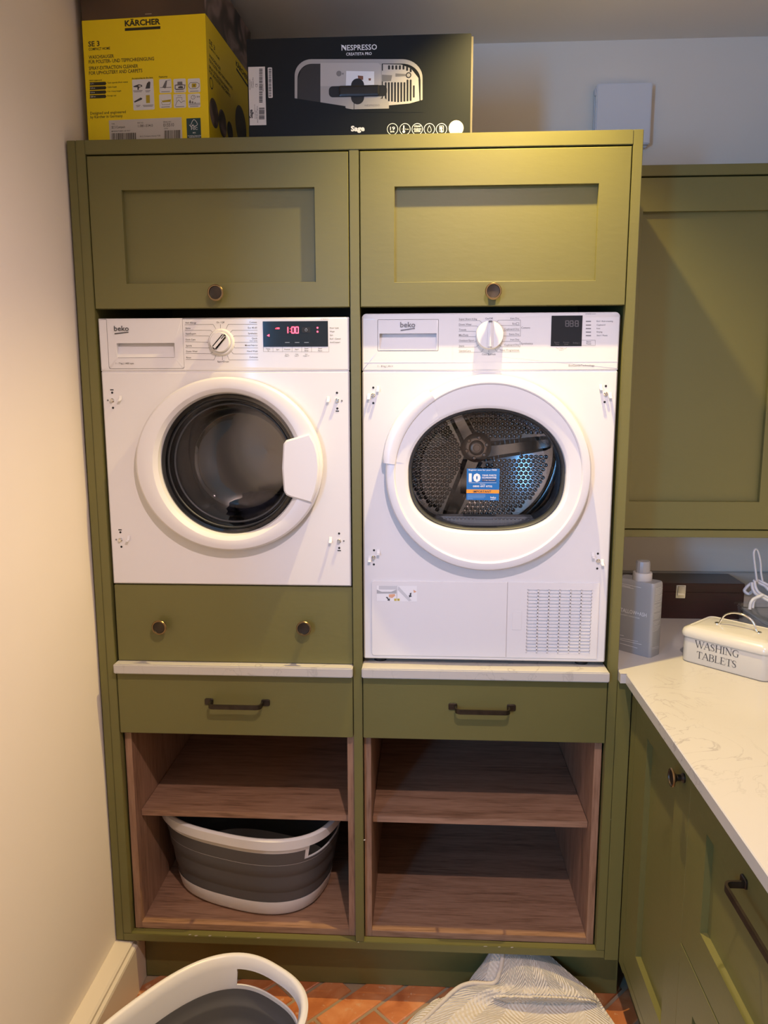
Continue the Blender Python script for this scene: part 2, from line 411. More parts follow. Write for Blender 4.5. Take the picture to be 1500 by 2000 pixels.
for q in ((-1.24, -1.21, 1.22, 2.28), (-0.91, -0.88, 1.22, 2.28), (-1.21, -0.91, 1.22, 1.25), (-1.21, -0.91, 2.25, 2.28)):
    box(bm, q[0], q[1], -3.08, -3.02, q[2], q[3])
struct('window_1', bm, TRIM)
bm = B(); box(bm, -2.0, XRW+0.1, -3.1, YB+0.1, ZC, ZC+0.08); struct('ceiling', bm, CEIL)
# moulded baseboard against the left wall
bm = B(); prof = [(XW, 0.122), (-0.628, 0.120), (-0.6225, 0.116), (-0.6225, 0.108), (-0.615, 0.104), (-0.613, 0.098), (-0.613, FL), (XW, FL)]
loft(bm, [[Vector((x, -1.82, z)) for x, z in prof], [Vector((x, 0.066, z)) for x, z in prof]], True, True, True)
struct('baseboard_left', bm, TRIM)
bm = B(); box(bm, XR0+0.001, XRW, 0.58, YB, ZST, 1.032, 0.002); struct('trim_1', bm, QUARTZ)
# ------------------------------------------------------------------ knobs and handles
def knob_mesh(axis='y', s=-1):
    bm = B()
    prof = [(0.0095, 0.0), (0.0095, 0.003), (0.0065, 0.007), (0.0065, 0.015), (0.012, 0.020), (0.0185, 0.0225), (0.0190, 0.0245), (0.0175, 0.0265), (0.0150, 0.0265), (0.0140, 0.0245), (0.0, 0.0235)]
    mis = [0, 0, 0, 0, 0, 1, 1, 1, 0, 0, 0]
    lathe(bm, [(r, s*h) for r, h in prof], (0, 0, 0), axis, 32, mis=mis)
    return fin('knob', bm, [BRONZE, BRASS], 35)
KNOB = knob_mesh('y', -1); KNOBX = knob_mesh('x', -1)
def handle_bm(L, proj, ax):
    """flat bow handle with two foot plates; L half length, proj standing off"""
    bm = B(); hw = 0.0058
    X, Y = (Vector((1, 0, 0)), Vector((0, -1, 0))) if ax == 'x' else (Vector((0, 1, 0)), Vector((-1, 0, 0)))
    Z = Vector((0, 0, 1))
    path = []
    for k in range(7):
        a = math.pi/2*k/6; r = 0.012; path.append((-L+r-r*math.cos(a), proj-r+r*math.sin(a)))
    path = [(-L, 0.0), (-L, proj*0.4)]+path
    path = path+[(-a, b) for a, b in reversed(path)]
    th = 0.0022; loops = []
    for i, (a, b) in enumerate(path):
        p0 = path[max(i-1, 0)]; p1 = path[min(i+1, len(path)-1)]
        t = Vector((p1[0]-p0[0], p1[1]-p0[1])).normalized(); n = Vector((-t.y, t.x))*th
        loops.append([X*(a+n.x)+Y*(b+n.y)-Z*hw, X*(a+n.x)+Y*(b+n.y)+Z*hw, X*(a-n.x)+Y*(b-n.y)+Z*hw, X*(a-n.x)+Y*(b-n.y)-Z*hw])
    loft(bm, loops, True, True, True)
    for s in (-1, 1):
        pl = Pl((0, 0, 0), X, Z) if ax == 'x' else Pl((0, 0, 0), Vector((0, -1, 0)), Z)
        c = s*L
        plate(bm, rrect(min(c-s*0.004, c+s*0.018), max(c-s*0.004, c+s*0.018), -0.0085, 0.0085, 0.004, 3), pl, 0, 0.004, 0.001)
    return bm
HANDLE = fin('handle', handle_bm(0.066, 0.034, 'x'), BRONZE, 40)
HANDLEY = fin('handle', handle_bm(0.088, 0.036, 'y'), BRONZE, 40)

# ------------------------------------------------------------------ tall appliance cabinet
tc = thing('tall_cabinet', 'tall olive green appliance cabinet housing two white laundry machines side by side', 'cabinet', (0, 0.3, FL))
def P1(name, a, m=GREEN, par=None, bev=0.0012, lab=None):
    bm = B(); box(bm, *a, bev); return part(name, bm, m, par or tc, 40, label=lab)
P1('scribe_filler', (XL0+0.0045, XST-0.0006, 0.001, 0.022, ZRB, ZT))
P1('stile', (XST, XL1, 0, 0.022, ZRT, ZT)); P1('stile', (C0, C1, 0, 0.022, ZRT, ZDT)); P1('stile', (XR1, XR0, 0, 0.022, ZRT, ZT))
P1('top_rail', (XL1, XR1, 0, 0.022, ZDT+0.0008, ZT)); P1('bottom_rail', (XST, XR0, 0, 0.022, ZRB, ZRT-0.0002))
P1('side_panel', (XL0+0.006, XL1-0.002, 0.0222, YB-0.002, ZRB, ZT)); P1('side_panel', (XR1+0.002, XR0, 0.0222, YB-0.002, ZRB, ZT))
P1('partition', (C0+0.001, C1-0.001, 0.0222, YB-0.022, ZRB, ZT-0.02)); P1('top_panel', (XL1-0.001, XR1+0.001, 0.0222, YB-0.002, ZT-0.019, ZT))
P1('back_panel', (XL1-0.001, XR1+0.001, YB-0.022, YB-0.002, ZRB, ZT-0.02))
P1('plinth', (-0.613, 0.70, 0.067, 0.085, FL, ZRB+0.005))
P1('filler', (XR0+0.0008, 0.6805, -0.002, 0.019, ZRB-0.004, ZSB-0.001))
def shaker(bm, x0, x1, z0, z1, px0, px1, pz0, pz1, yf=0.0005, th=0.021, rec=0.0135):
    """front with a sunk flat panel"""
    rect = lambda a, b, c, d, y: [Vector((a, y, c)), Vector((b, y, c)), Vector((b, y, d)), Vector((a, y, d))]
    e = 0.0012
    loft(bm, [rect(x0, x1, z0, z1, yf+th), rect(x0, x1, z0, z1, yf+e), rect(x0+e, x1-e, z0+e, z1-e, yf), rect(px0, px1, pz0, pz1, yf),
              rect(px0+0.0005, px1-0.0005, pz0+0.0005, pz1-0.0005, yf+0.0005), rect(px0+0.0005, px1-0.0005, pz0+0.0005, pz1-0.0005, yf+rec)], True, True, True)
g_ = 0.0022
fp = Pl((0, 0, 0))
for nm, (xa, xb), (tl, br), kn in (('door', (XL1, C0), ((234, 371), (617, 551)), (426, 574)), ('door', (C1, XR1), ((770, 364), (1163, 548)), (962, 571))):
    a0, b1 = fp.at(tl); a1, b0 = fp.at(br)
    if xa < -0.3: a0 += 0.003
    bm = B(); shaker(bm, xa+g_, xb-g_, ZDB+0.001, ZDT-0.003, a0, a1, b0, b1)
    d = part(nm, bm, GREEN, tc); 
    k = fp.at(kn); inst('knob', KNOB, d, (k[0], 0.0005, k[1]))
# panel under the washing machine with two knobs
bm = B(); box(bm, XL1+0.006, C0-0.002, 0.006, 0.024, ZST+0.001, 1.1205, 0.0015); d = part('lower_panel', bm, GREEN, tc, 40)
for uv in ((317, 1220), (596, 1222)):
    k = Pl((0, 0.006, 0)).at(uv); inst('knob', KNOB, d, (k[0], 0.006, k[1]))
for (xa, xb), uv in (((XL1, C0), (458, 1381)), ((C1, XR1), (943, 1391))):
    bm = B(); box(bm, xa+g_, xb-g_, 0.0, 0.019, ZD, ZSB-0.0015, 0.0015); d = part('drawer_front', bm, GREEN, tc, 40)
    k = Pl((0, -0.03, 0)).at(uv); inst('handle', HANDLE, d, (k[0], 0.0, k[1]+0.001))
# oak lined open compartments
for (xa, xb) in ((XL1, C0), (C1, XR1)):
    ox0 = xa+(0.0035 if xa < 0 else 0.002); ox1 = xb-(0.0015 if xa < 0 else 0.0035)
    for q in ((ox0, ox0+0.018), (ox1-0.018, ox1)):
        P1('oak_side', (q[0], q[1], 0.0225, 0.575, ZRT, ZSB-0.004), OAKZ, bev=0.0006)
    P1('oak_base', (ox0+0.0182, ox1-0.0182, 0.0225, 0.575, ZRT, 0.167), OAKX, bev=0.0006)
    P1('oak_back', (ox0+0.0182, ox1-0.0182, 0.555, 0.575, 0.1672, ZSB-0.004), OAKX, bev=0.0)
    P1('oak_shelf', (ox0+0.0190, ox1-0.0190, 0.060, 0.548, 0.460, 0.478), OAKX, bev=0.0008)
    P1('drawer_box', (ox0+0.022, ox1-0.022, 0.0225, 0.50, ZD+0.012, ZSB-0.01), OAKX, bev=0.0)
# chipped paint along the bottom rail and the centre stile
bm = B(); rt = random.Random(5)
for u, v in ((371, 1825), (383, 1827), (410, 1827), (441, 1829), (505, 1831), (948, 1848), (975, 1849), (1000, 1850), (700, 1840), (712, 1640), (1196, 1600)):
    a, b = fp.at((u, v)); w_ = rt.uniform(0.002, 0.006); h = rt.uniform(0.0008, 0.0016)
    flat(bm, fp, [(a-w_, b-h), (a-w_*0.2, b-h*1.6), (a+w_, b-h*0.4), (a+w_*0.6, b+h), (a-w_*0.5, b+h*0.7)], 0.0004)
part('paint_chips', bm, mat('bare_chip', (0.55, 0.50, 0.36), 0.7), tc, kind='stuff')
# quartz shelves under the machines
for (a, b_), lab in (((-0.6195, -0.0115), 'pale veined quartz ledge beneath the green panel with two round knobs'), ((0.0115, 0.6205), 'pale veined quartz ledge directly beneath the tumble dryer')):
    bm = B(); box(bm, a, b_, -0.021, 0.57, ZSB, ZST, 0.0025); tag(part('quartz_ledge', bm, QUARTZ, None, 40, origin=((a+b_)/2, 0.27, ZSB)), lab, 'ledge', 'quartz ledges under the machines')

# ------------------------------------------------------------------ appliances
def screw_set(parent, pl, items, pm):
    """the door-hinge fixings pressed into an appliance corner"""
    bk = B()
    for kind, uv in items:
        a, b = pl.at(uv)
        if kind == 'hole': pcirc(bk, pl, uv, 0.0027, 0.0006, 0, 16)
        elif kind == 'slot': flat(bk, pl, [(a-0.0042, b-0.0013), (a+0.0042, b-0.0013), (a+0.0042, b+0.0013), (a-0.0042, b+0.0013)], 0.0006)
        elif kind == 'dot': pcirc(bk, pl, uv, 0.0022, 0.0006, 1, 14)
        elif kind == 'screw':
            bm = B(); lathe(bm, [(0.005, 0.0), (0.005, -0.002), (0.0035, -0.0035), (0.0035, -0.007), (0.0018, -0.007), (0.0014, -0.0055), (0, -0.0055)], pl.P(a, b), 'y', 16)
            part('screw', bm, CHROME, parent, 35)
        elif kind == 'clip':
            bm = B(); p = pl.P(a, b)
            loft(bm, [[p+Vector((-0.0034, -h, z)), p+Vector((0.0034, -h, z)), p+Vector((0.0034, -h-0.0012, z-0.0006)), p+Vector((-0.0034, -h-0.0012, z-0.0006))]
                      for h, z in ((0.0, 0.007), (0.001, 0.002), (0.005, -0.003), (0.010, -0.0035), (0.0105, -0.0055))], True, True, True)
            part('clip', bm, pm, parent, 40)
    part('hole_shade_and_dots', bk, [BLACK, INKL], parent, kind='stuff')  # flat black marks paint the shade inside holes and slots; dots are grey
def beko(bm, pl, uv0, uv1, cap, ul, off, mi):
    text(bm, pl, 'beko', uv0, cap, uv1, bold=0.012, off=off, mi=mi)
    ppoly(bm, pl, ul, off, mi)
def body(bm, x0, x1, z0, z1, yf, c, ho, hi, r, depth=0.50, n_hole=3):
    """casing whose front has a round opening for the door"""
    pts = []
    base = rrect(x0, x1, z0, z1, r, 4)
    poly = []
    for i in range(len(base)):                    # subdivide the long edges
        p, q = Vector(base[i]), Vector(base[(i+1) % len(base)]); m = max(1, int((q-p).length/0.02))
        poly += [p.lerp(q, k/m) for k in range(m)]
    ins = [Vector((max(x0+0.003, min(x1-0.003, p.x)), max(z0+0.003, min(z1-0.003, p.y)))) for p in poly]
    ang = [math.atan2(p.y-c[1], p.x-c[0]) for p in poly]
    def L(ps, y): return [Vector((p.x, y, p.y)) for p in ps]
    hole = lambda a, b: [Vector((c[0]+a*math.cos(t), c[1]+b*math.sin(t))) for t in ang]
    loft(bm, [L(poly, yf+depth), L(poly, yf+0.003), L(ins, yf), L(hole(*ho), yf), L(hole(*hi), yf+0.03)], True, True, False)

# ---- washing machine
YW = 0.004; PW = Pl((0, YW, 0))
wl, wr, wt, wb = -0.6165, -0.0150, 1.7738, 1.1238
zsp = PW.at((440, 725))[1]
wm = thing('washing_machine', 'white front-loading washing machine with red lit display and dark round door', 'washing machine', (-0.316, 0.25, wb))
cW = PW.at(zV(748, 556)); Rg = 0.1695
bm = B(); body(bm, wl, wr, wb, zsp-0.0008, YW, cW, (0.178, 0.178), (0.19, 0.19), 0.002); part('casing', bm, WHITE, wm, 40)
bm = B(); box(bm, wl+0.002, wr-0.002, YW+0.003, YW+0.45, zsp-0.004, zsp+0.003); part('panel_seam', bm, WHITE, wm)
def pocketed(bm, outer, pocket, pl, depth, d_low, d_high, bev=0.0015):
    """solid front whose pocket goes in by d_low at its lower edge and d_high at its upper edge"""
    z0 = min(p[1] for p in pocket); z1 = max(p[1] for p in pocket)
    cx = sum(p[0] for p in outer)/len(outer); cz = sum(p[1] for p in outer)/len(outer)
    ins = [(a-math.copysign(bev, a-cx), b-math.copysign(bev, b-cz)) for a, b in outer]
    loft(bm, [[pl.P(a, b, -depth) for a, b in outer], [pl.P(a, b, -bev) for a, b in outer], [pl.P(a, b, 0) for a, b in ins], [pl.P(a, b, 0) for a, b in pocket],
              [pl.P(a, b, -(d_low+(d_high-d_low)*(b-z0)/(z1-z0))) for a, b in pocket]], True, True, True)
x0, z1 = PW.at(zW(80, 66)); x1, z0 = PW.at(zW(518, 345)); ddr = (0.005, 0.001, 0.001, 0.005)
bm = B(); pocketed(bm, rrect(wl, wr, zsp+0.0006, wt, 0.002), rrect(x0-0.0008, x1+0.0008, z0-0.0008, z1, ddr), PW, 0.50, 0.03, 0.03, 0.0025); cp = part('control_panel', bm, WHITE, wm, 40)
hx0, hz1 = PW.at(zW(137, 203)); hx1, hz0 = PW.at(zW(467, 285))
bm = B(); pocketed(bm, rrect(x0, x1, z0, z1-0.0008, ddr), rrect(hx0, hx1, hz0, hz1, (0.003, 0.001, 0.001, 0.003)), PW, 0.029, 0.001, 0.016, 0.0006); dd = part('detergent_drawer', bm, WHITE, wm, 40)
bm = B(); plate(bm, rrect(hx0+0.0015, hx1-0.0015, hz0+0.0008, hz0+0.0022, 0.0005), PW, -0.003, 0.0004, 0.0002); part('grip', bm, WHITE, dd)
# dial
a, b = PW.at((432.7, 668.6))
bm = B(); lathe(bm, [(0.0315, 0.0), (0.031, -0.004), (0.0285, -0.0075), (0.0250, -0.0075), (0.0248, -0.006)], PW.P(a, b), 'y', 48)
lathe(bm, [(0.0243, -0.005), (0.0238, -0.016), (0.0222, -0.019), (0.0, -0.0195)], PW.P(a, b), 'y', 48)
O = PW.P(a, b, 0.019); t = math.radians(48); ex = Vector((math.cos(t), 0, math.sin(t))); ez = Vector((-math.sin(t), 0, math.cos(t)))
obox(bm, O, ex, (0, -1, 0), ez, (-0.0215, 0.0215), (0, 0.006), (-0.006, 0.006), 0.003)
dial = part('dial', bm, WHITE2, wm, 40)
bm = B(); obox(bm, O, ex, (0, -1, 0), ez, (0.009, 0.0205), (0.006, 0.0064), (-0.0011, 0.0011)); part('pointer', bm, INK, dial)
# display
bm = B(); prect(bm, PW, zW(961, 80), zW(1330, 222), 0.0006); disp = part('display', bm, DISP, wm)
bm = B()
def seg7(bm, pl, ch, uv, w_, h_, off, mi=0):
    on = {'0': 'abcdef', '1': 'bc', '8': 'abcdefg'}[ch]; u, v = uv; t = w_*0.16
    S = {'a': ((0, 0), (w_, 0)), 'b': ((w_, 0), (w_, h_/2)), 'c': ((w_, h_/2), (w_, h_)), 'd': ((0, h_), (w_, h_)), 'e': ((0, h_/2), (0, h_)), 'f': ((0, 0), (0, h_/2)), 'g': ((0, h_/2), (w_, h_/2))}
    for k in on:
        p, q = S[k]; d = Vector(q)-Vector(p); d.normalize(); p = Vector(p)+d*t*0.45; q = Vector(q)-d*t*0.45
        pline(bm, pl, [(u+p.x, v+p.y), (u+q.x, v+q.y)], 0.0021, off, mi)
for ch, q in (('1', (1088, 112)), ('0', (1125, 112)), ('0', (1147, 112))):
    u, v = zW(*q); seg7(bm, PW, ch, (u, v), 15/2.885, 34/2.885, 0.0011)
for q in ((1116, 122), (1116, 138)): pcirc(bm, PW, zW(*q), 0.0008, 0.0011, 0, 8)
text(bm, PW, '-1400', zW(1032, 124), 9/2.885, zW(1056, 124), bold=0.02, off=0.0011)
for q in ((1270, 116), (1270, 138)): pcirc(bm, PW, zW(*q), 0.0021, 0.0011, 0, 10)
ppoly(bm, PW, [zW(985, 160), zW(999, 152), zW(999, 166)], 0.0011)
part('red_digits', bm, LED, disp, kind='stuff', label='glowing red display digits reading 1:00')
bm = B(); prect(bm, PW, zW(1182, 113), zW(1230, 143), 0.0010, 0, 0.002); pcirc(bm, PW, zW(1206, 128), 0.0032, 0.0013, 1, 16, 0.0007); pline(bm, PW, [zW(1206, 118), zW(1206, 126)], 0.0008, 0.0014, 1)
for q in (1100, 1155, 1208): pline(bm, PW, [zW(q-12, 199), zW(q+12, 199)], 0.0012, 0.001, 1)
part('touch_marks', bm, [BLACK, mat('lit_mark', (0.35, 0.4, 0.45), 0.5)], disp, kind='stuff')
# printing
bm = B()
beko(bm, PW, zW(125, 134), zW(208, 134), 28/2.885, [zW(127, 147), zW(206, 138), zW(206, 143), zW(127, 153)], 0.0016, 0)
text(bm, PW, '1 - 7 kg | 1400 rpm', zW(135, 321), 9/2.885, zW(236, 321), bold=0.004, off=0.0016)
for i, (s, y) in enumerate((('Anti Allergy', 92), ('Shirts', 123), ('StainExpert', 154), ('Dark Care', 187), ('Sports', 221), ('Down Wear', 253), ('Rinse', 288))):
    text(bm, PW, s, zW(525+i, y), 9/2.885, None, bold=0.004)
    e = [(697, 122), (682, 145), (672, 170), (672, 198), (672, 225), (682, 250), (697, 272)][i]
    m = [(682, 97), (668, 130), (655, 162), (655, 198), (655, 230), (668, 262), (687, 297)][i]
    pline(bm, PW, [zW(522+i, y+7), zW(*m), zW(*e)], 0.0006, 0.0006)
for i, (s, y) in enumerate((('Cottons', 89), ('Eco 40-60', 120), ('Synthetics', 152), ('Quick', 180), ('Mixed Fabrics', 219), ('Hand Wash', 252), ('Delicates', 286))):
    text(bm, PW, s, zW(928+i, y), 9/2.885, None, 'R', bold=0.004)
    yy = [97, 130, 162, 198, 230, 263, 297][i]
    e = [(755, 122), (777, 145), (790, 170), (800, 198), (800, 222), (785, 250), (762, 272)][i]
    m = [(767, 97), (790, 130), (803, 162), (808, 198), (803, 230), (795, 263), (772, 297)][i]
    pline(bm, PW, [zW(930+i, yy), zW(*m), zW(*e)], 0.0006, 0.0006)
text(bm, PW, 'Super Quick', zW(931, 192), 6/2.885, None, 'R', bold=0.004)
text(bm, PW, 'On / Off', zW(701, 90), 9/2.885, zW(746, 90), bold=0.004); pline(bm, PW, [zW(723, 98), zW(723, 118)], 0.0007, 0.0006)
text(bm, PW, 'Spin+Drain', zW(706, 311), 9/2.885, zW(771, 311), bold=0.004); pline(bm, PW, [zW(734, 277), zW(734, 297)], 0.0007, 0.0006)
text(bm, PW, 'WTIK76111', zW(1286, 69), 5/2.885, zW(1330, 69), bold=0.01)
for s, y in (('Door Lock', 121), ('Wash', 141), ('Spin', 161), ('End / -Cancel', 182), ('AntiCrease+', 202)): text(bm, PW, s, zW(1339, y), 8/2.885, None, bold=0.006)
pline(bm, PW, [zW(965, 222), zW(965, 250), zW(1334, 252), zW(1334, 222)], 0.0004, 0.0006)
for x in (1019, 1073, 1127, 1181, 1236): pline(bm, PW, [zW(x, 222), zW(x, 252)], 0.0004, 0.0006)
for s, x, y in (('Temp.', 992, 238), ('Spin', 1046, 242), ('Prewash', 1100, 241), ('Fast+', 1154, 241), ('Extra', 1208, 236), ('Rinse', 1208, 248), ('Start/', 1285, 236), ('Pause', 1285, 248), ('°C', 992, 249),
                ('Drum', 1098, 268), ('Clean 3"', 1098, 277), ('Child', 1153, 268), ('Lock 3"', 1153, 277), ('Anti', 1206, 268), ('Crease+ 3"', 1206, 277)):
    text(bm, PW, s, zW(x, y), 7/2.885 if y < 255 else 5.5/2.885, None, 'C', bold=0.004)
part('lettering', bm, INK, cp, kind='stuff')
# door
PR = Pl((0, YW-0.030, 0)); cw = PR.at(zV(752, 556))
dA_, dB_ = 0.2270, 0.2095
bm = B()
E_ = lambda a, b, y, n=96: ell(cw[0], YW+y, cw[1], a, b, n)
loft(bm, [E_(dA_-0.018, dB_-0.018, -0.0005), E_(dA_-0.018, dB_-0.018, -0.006), E_(dA_-0.002, dB_-0.002, -0.007), E_(dA_, dB_, -0.010), E_(dA_, dB_, -0.018), E_(dA_, dB_, -0.026), E_(dA_-0.0045, dB_-0.0045, -0.0310),
          E_(dA_-0.007, dB_-0.007, -0.0318), E_(0.186, 0.184, -0.0335), E_(0.1835, 0.1825, -0.0330), E_(0.1735, 0.1735, -0.0240), E_(0.1700, 0.1700, -0.0080), E_(0.1750, 0.1750, -0.0006)], True)
dr = part('door', bm, WHITE2, wm, 28)
bm = B()
prof = [(0.1698, -0.010), (0.166, -0.0125), (0.160, -0.010), (0.157, -0.003), (0.153, 0.012), (0.146, 0.035), (0.137, 0.065), (0.130, 0.085), (0.124, 0.095), (0.112, 0.100), (0.08, 0.103), (0.04, 0.1045), (0.0005, 0.105)]
loft(bm, [ell(cw[0]+0.010*max(0, y)*5, YW+y, cw[1], r, r) for r, y in prof], True, False, True)
part('glass_bowl', bm, GLASS, dr, 40)
for r, y in ((0.1600, 0.004), (0.1490, 0.022)):
    bm = B(); loft(bm, [ell(cw[0], YW+y+0.0035*math.sin(q), cw[1], r-0.003+0.003*math.cos(q), r-0.003+0.003*math.cos(q)) for q in [2*math.pi*k/8 for k in range(9)]], True)
    part('glass_rib', bm, RUBBER, dr, 60)
hp = [(1222, 373), (1112, 403), (1088, 410), (1072, 432), (1064, 570), (1074, 700), (1088, 724), (1112, 736), (1232, 768), (1258, 705), (1272, 640), (1278, 570), (1272, 490), (1256, 430)]
bm = B(); plate(bm, [PR.at(zV(*q)) for q in reversed(hp)], PR, -0.004, 0.0095, 0.004); part('door_handle', bm, WHITE2, dr, 30)
# drum with dark laundry
bm = B(); loft(bm, [ell(cw[0], YW+y, cW[1], r, r, 64) for r, y in ((0.183, 0.004), (0.178, 0.03), (0.172, 0.05), (0.180, 0.07), (0.21, 0.09))], True); part('door_seal', bm, RUBBER, wm, 60)
bm = B(); loft(bm, [ell(cw[0], YW+y, cW[1], r, r, 64) for r, y in ((0.212, 0.088), (0.235, 0.12), (0.235, 0.42), (0.0005, 0.43))], True); part('drum', bm, STEEL, wm, 60)
cl = thing('laundry', 'crumpled dark garment inside the washing machine drum', 'clothes', (cw[0]+0.04, YW+0.27, cw[1]-0.23))
bm = B(); bmesh.ops.create_icosphere(bm, subdivisions=4, radius=1.0)
for v in bm.verts:
    p = v.co; n = 1+0.16*math.sin(5*p.x+2*p.z)*math.cos(6*p.y+1)+0.08*math.sin(13*p.x+7*p.y)+0.05*math.sin(21*p.z+9*p.x)
    v.co = Vector((p.x*0.11*n, p.y*0.10*n, p.z*0.052*n))+Vector((cw[0]+0.035, YW+0.27, cw[1]-0.157))
part('garment', bm, mat('dark_cloth', (0.018, 0.02, 0.035), 0.9, vary=(40, 0.4)), cl, 80)
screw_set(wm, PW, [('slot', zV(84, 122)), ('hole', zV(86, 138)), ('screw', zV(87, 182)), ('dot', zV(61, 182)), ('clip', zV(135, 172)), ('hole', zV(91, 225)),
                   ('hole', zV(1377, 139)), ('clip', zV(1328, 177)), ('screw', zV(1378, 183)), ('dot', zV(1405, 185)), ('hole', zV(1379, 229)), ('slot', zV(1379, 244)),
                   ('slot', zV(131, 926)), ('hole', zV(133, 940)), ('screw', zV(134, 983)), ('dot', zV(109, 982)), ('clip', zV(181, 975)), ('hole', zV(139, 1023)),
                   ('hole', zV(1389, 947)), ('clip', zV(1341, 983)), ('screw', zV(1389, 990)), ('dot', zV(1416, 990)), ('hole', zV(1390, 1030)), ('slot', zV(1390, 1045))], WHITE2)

# ---- tumble dryer
YD = 0.020; PD = Pl((0, YD, 0))
dl, dt_ = PD.at((706.2, 613.7)); dr_, _ = PD.at((1210.9, 608.7)); db = ZST+0.012
dl = 0.0140; dr_ = 0.6165; dt_ = PD.at((950, 611))[1]
zs = PD.at((950, 724))[1]
dm = thing('tumble_dryer', 'white tumble dryer with chrome drum behind clear oval door and blue sticker', 'dryer', (0.313, 0.27, ZST))
PDd = Pl((0, YD-0.03, 0)); cd_ = PDd.at(zT(729, 597))
bm = B(); body(bm, dl, dr_, db, zs-0.0008, YD, cd_, (0.197, 0.172), (0.21, 0.185), 0.004, 0.53); part('casing', bm, WHITE, dm, 40)
for q in ((0.04, 0.03), (0.55, 0.03), (0.04, 0.45), (0.55, 0.45)):
    bm = B(); lathe(bm, [(0.016, 0), (0.016, 0.008), (0.008, 0.008), (0.008, 0.0121)], (dl+q[0], YD+q[1], ZST), 'z', 16); part('foot', bm, BLACK, dm, 40)
bm = B(); box(bm, dl+0.002, dr_-0.002, YD+0.003, YD+0.45, zs-0.004, zs+0.003); part('panel_seam', bm, WHITE, dm)
x0, z1 = PD.at(zD(133, 83)); x1, z0 = PD.at(zD(460, 250)); zm = PD.at(zD(300, 156))[1]
bm = B(); pocketed(bm, rrect(dl, dr_, zs+0.0006, dt_, (0.002, 0.011, 0.011, 0.002)), rrect(x0-0.0007, x1+0.0007, z0-0.0007, z1+0.0007, 0.0018), PD, 0.53, 0.03, 0.03, 0.0025); cp = part('control_panel', bm, WHITE, dm, 40)
bm = B()                                          # raised crease along the panel and the joint beside the drawer
pa, pb = PD.at((712, 708)), PD.at((1207, 704)); obox(bm, PD.P(0, 0), (1, 0, 0), (0, -1, 0), (0, 0, 1), (pa[0], pb[0]), (-0.0005, 0.0005), (pa[1]-0.0005, pa[1]+0.0005))
pa, pb = PD.at(zD(543, 46)), PD.at(zD(541, 362)); obox(bm, PD.P(0, 0), (1, 0, 0), (0, -1, 0), (0, 0, 1), (pa[0]-0.0004, pa[0]+0.0004), (-0.0005, 0.0005), (pb[1]+0.002, pa[1]))
part('panel_crease', bm, WHITE, cp)
bm = B(); pocketed(bm, rrect(x0, x1, z0, z1, 0.0016), rrect(x0+0.004, x1-0.004, z0+0.001, zm, 0.001), PD, 0.029, 0.001, 0.018, 0.0006); dd = part('water_tank_drawer', bm, WHITE, dm, 40)
sl0 = PD.at(zD(152, 157)); sl1 = PD.at(zD(445, 165)); bm = B(); plate(bm, rrect(x0+0.0045, x1-0.0045, z0+0.0016, z0+0.003, 0.0005), PD, -0.003, 0.0004, 0.0002); part('grip', bm, WHITE, dd)
# dial
a, b = PD.at((955.7, 655)); O = PD.P(a, b)
bm = B(); lathe(bm, [(0.0325, 0.0), (0.0325, -0.003), (0.0318, -0.016), (0.0305, -0.0205), (0.0, -0.0225)], O, 'y', 64)
obox(bm, PD.P(a, b, 0.0215), (1, 0, 0), (0, -1, 0), (0, 0, 1), (-0.0055, 0.0055), (0, 0.009), (-0.031, 0.031), 0.004)
dial = part('dial', bm, WHITE2, dm, 40)
bm = B(); obox(bm, PD.P(a, b, 0.0), (1, 0, 0), (0, -1, 0), (0, 0, 1), (-0.0035, 0.0035), (0.022, 0.0312), (0.0285, 0.0316)); part('pointer', bm, INKL, dial)
bm = B(); prect(bm, PD, zD(1076, 60), zD(1238, 225), 0.0006); disp = part('display', bm, DISP, dm)
bm = B()
for x in (1152, 1176, 1204):
    u, v = zD(x, 88); seg7(bm, PD, '8', (u, v), 16/2.78, 30/2.78, 0.0010)
for q in ((1197, 98), (1197, 112)): pcirc(bm, PD, zD(*q), 0.0008, 0.001, 0, 8)
for s, x, y in (('Buzzer', 1105, 208), ('Time', 1105, 218), ('Dryness', 1155, 208), ('Level', 1155, 218), ('Ending in', 1210, 211)): text(bm, PD, s, zD(x, y), 7/2.78, None, 'C', off=0.001)
part('unlit_digits', bm, LEDOFF, disp, kind='stuff')
bm = B()
beko(bm, PD, zD(255, 123), zD(336, 123), 28/2.778, [zD(257, 137), zD(334, 126), zD(334, 131), zD(257, 143)], 0.0018, 0)
text(bm, PD, '1 - 8 kg | A++', zD(133, 339), 10/2.778, zD(216, 339), bold=0.004)
text(bm, PD, 'EcoGentleTechnology', zD(1168, 335), 10/2.778, zD(1308, 335), bold=0.006)
text(bm, PD, 'DTIKP81131W', zD(1260, 53), 5/2.778, zD(1315, 53), bold=0.01)
for i, (s, y) in enumerate((('Super Short 0.5kg', 83), ('Down Wear', 112), ('Towels', 141), ('Mix/Daily', 170), ('Outdoor/Sport', 199), ('Jeans', 228), ('GentleCare', 255))):
    text(bm, PD, s, zD(573, y), 9.5/2.778, None, bold=0.004)
    m = [(685, 86), (670, 116), (660, 145), (655, 174), (660, 203), (668, 230), (695, 258)][i]; e = [(702, 104), (684, 128), (670, 150), (664, 174), (668, 195), (680, 218), (706, 240)][i]
    pline(bm, PD, [zD(572, y+4), zD(*m), zD(*e)], 0.0006, 0.0006)
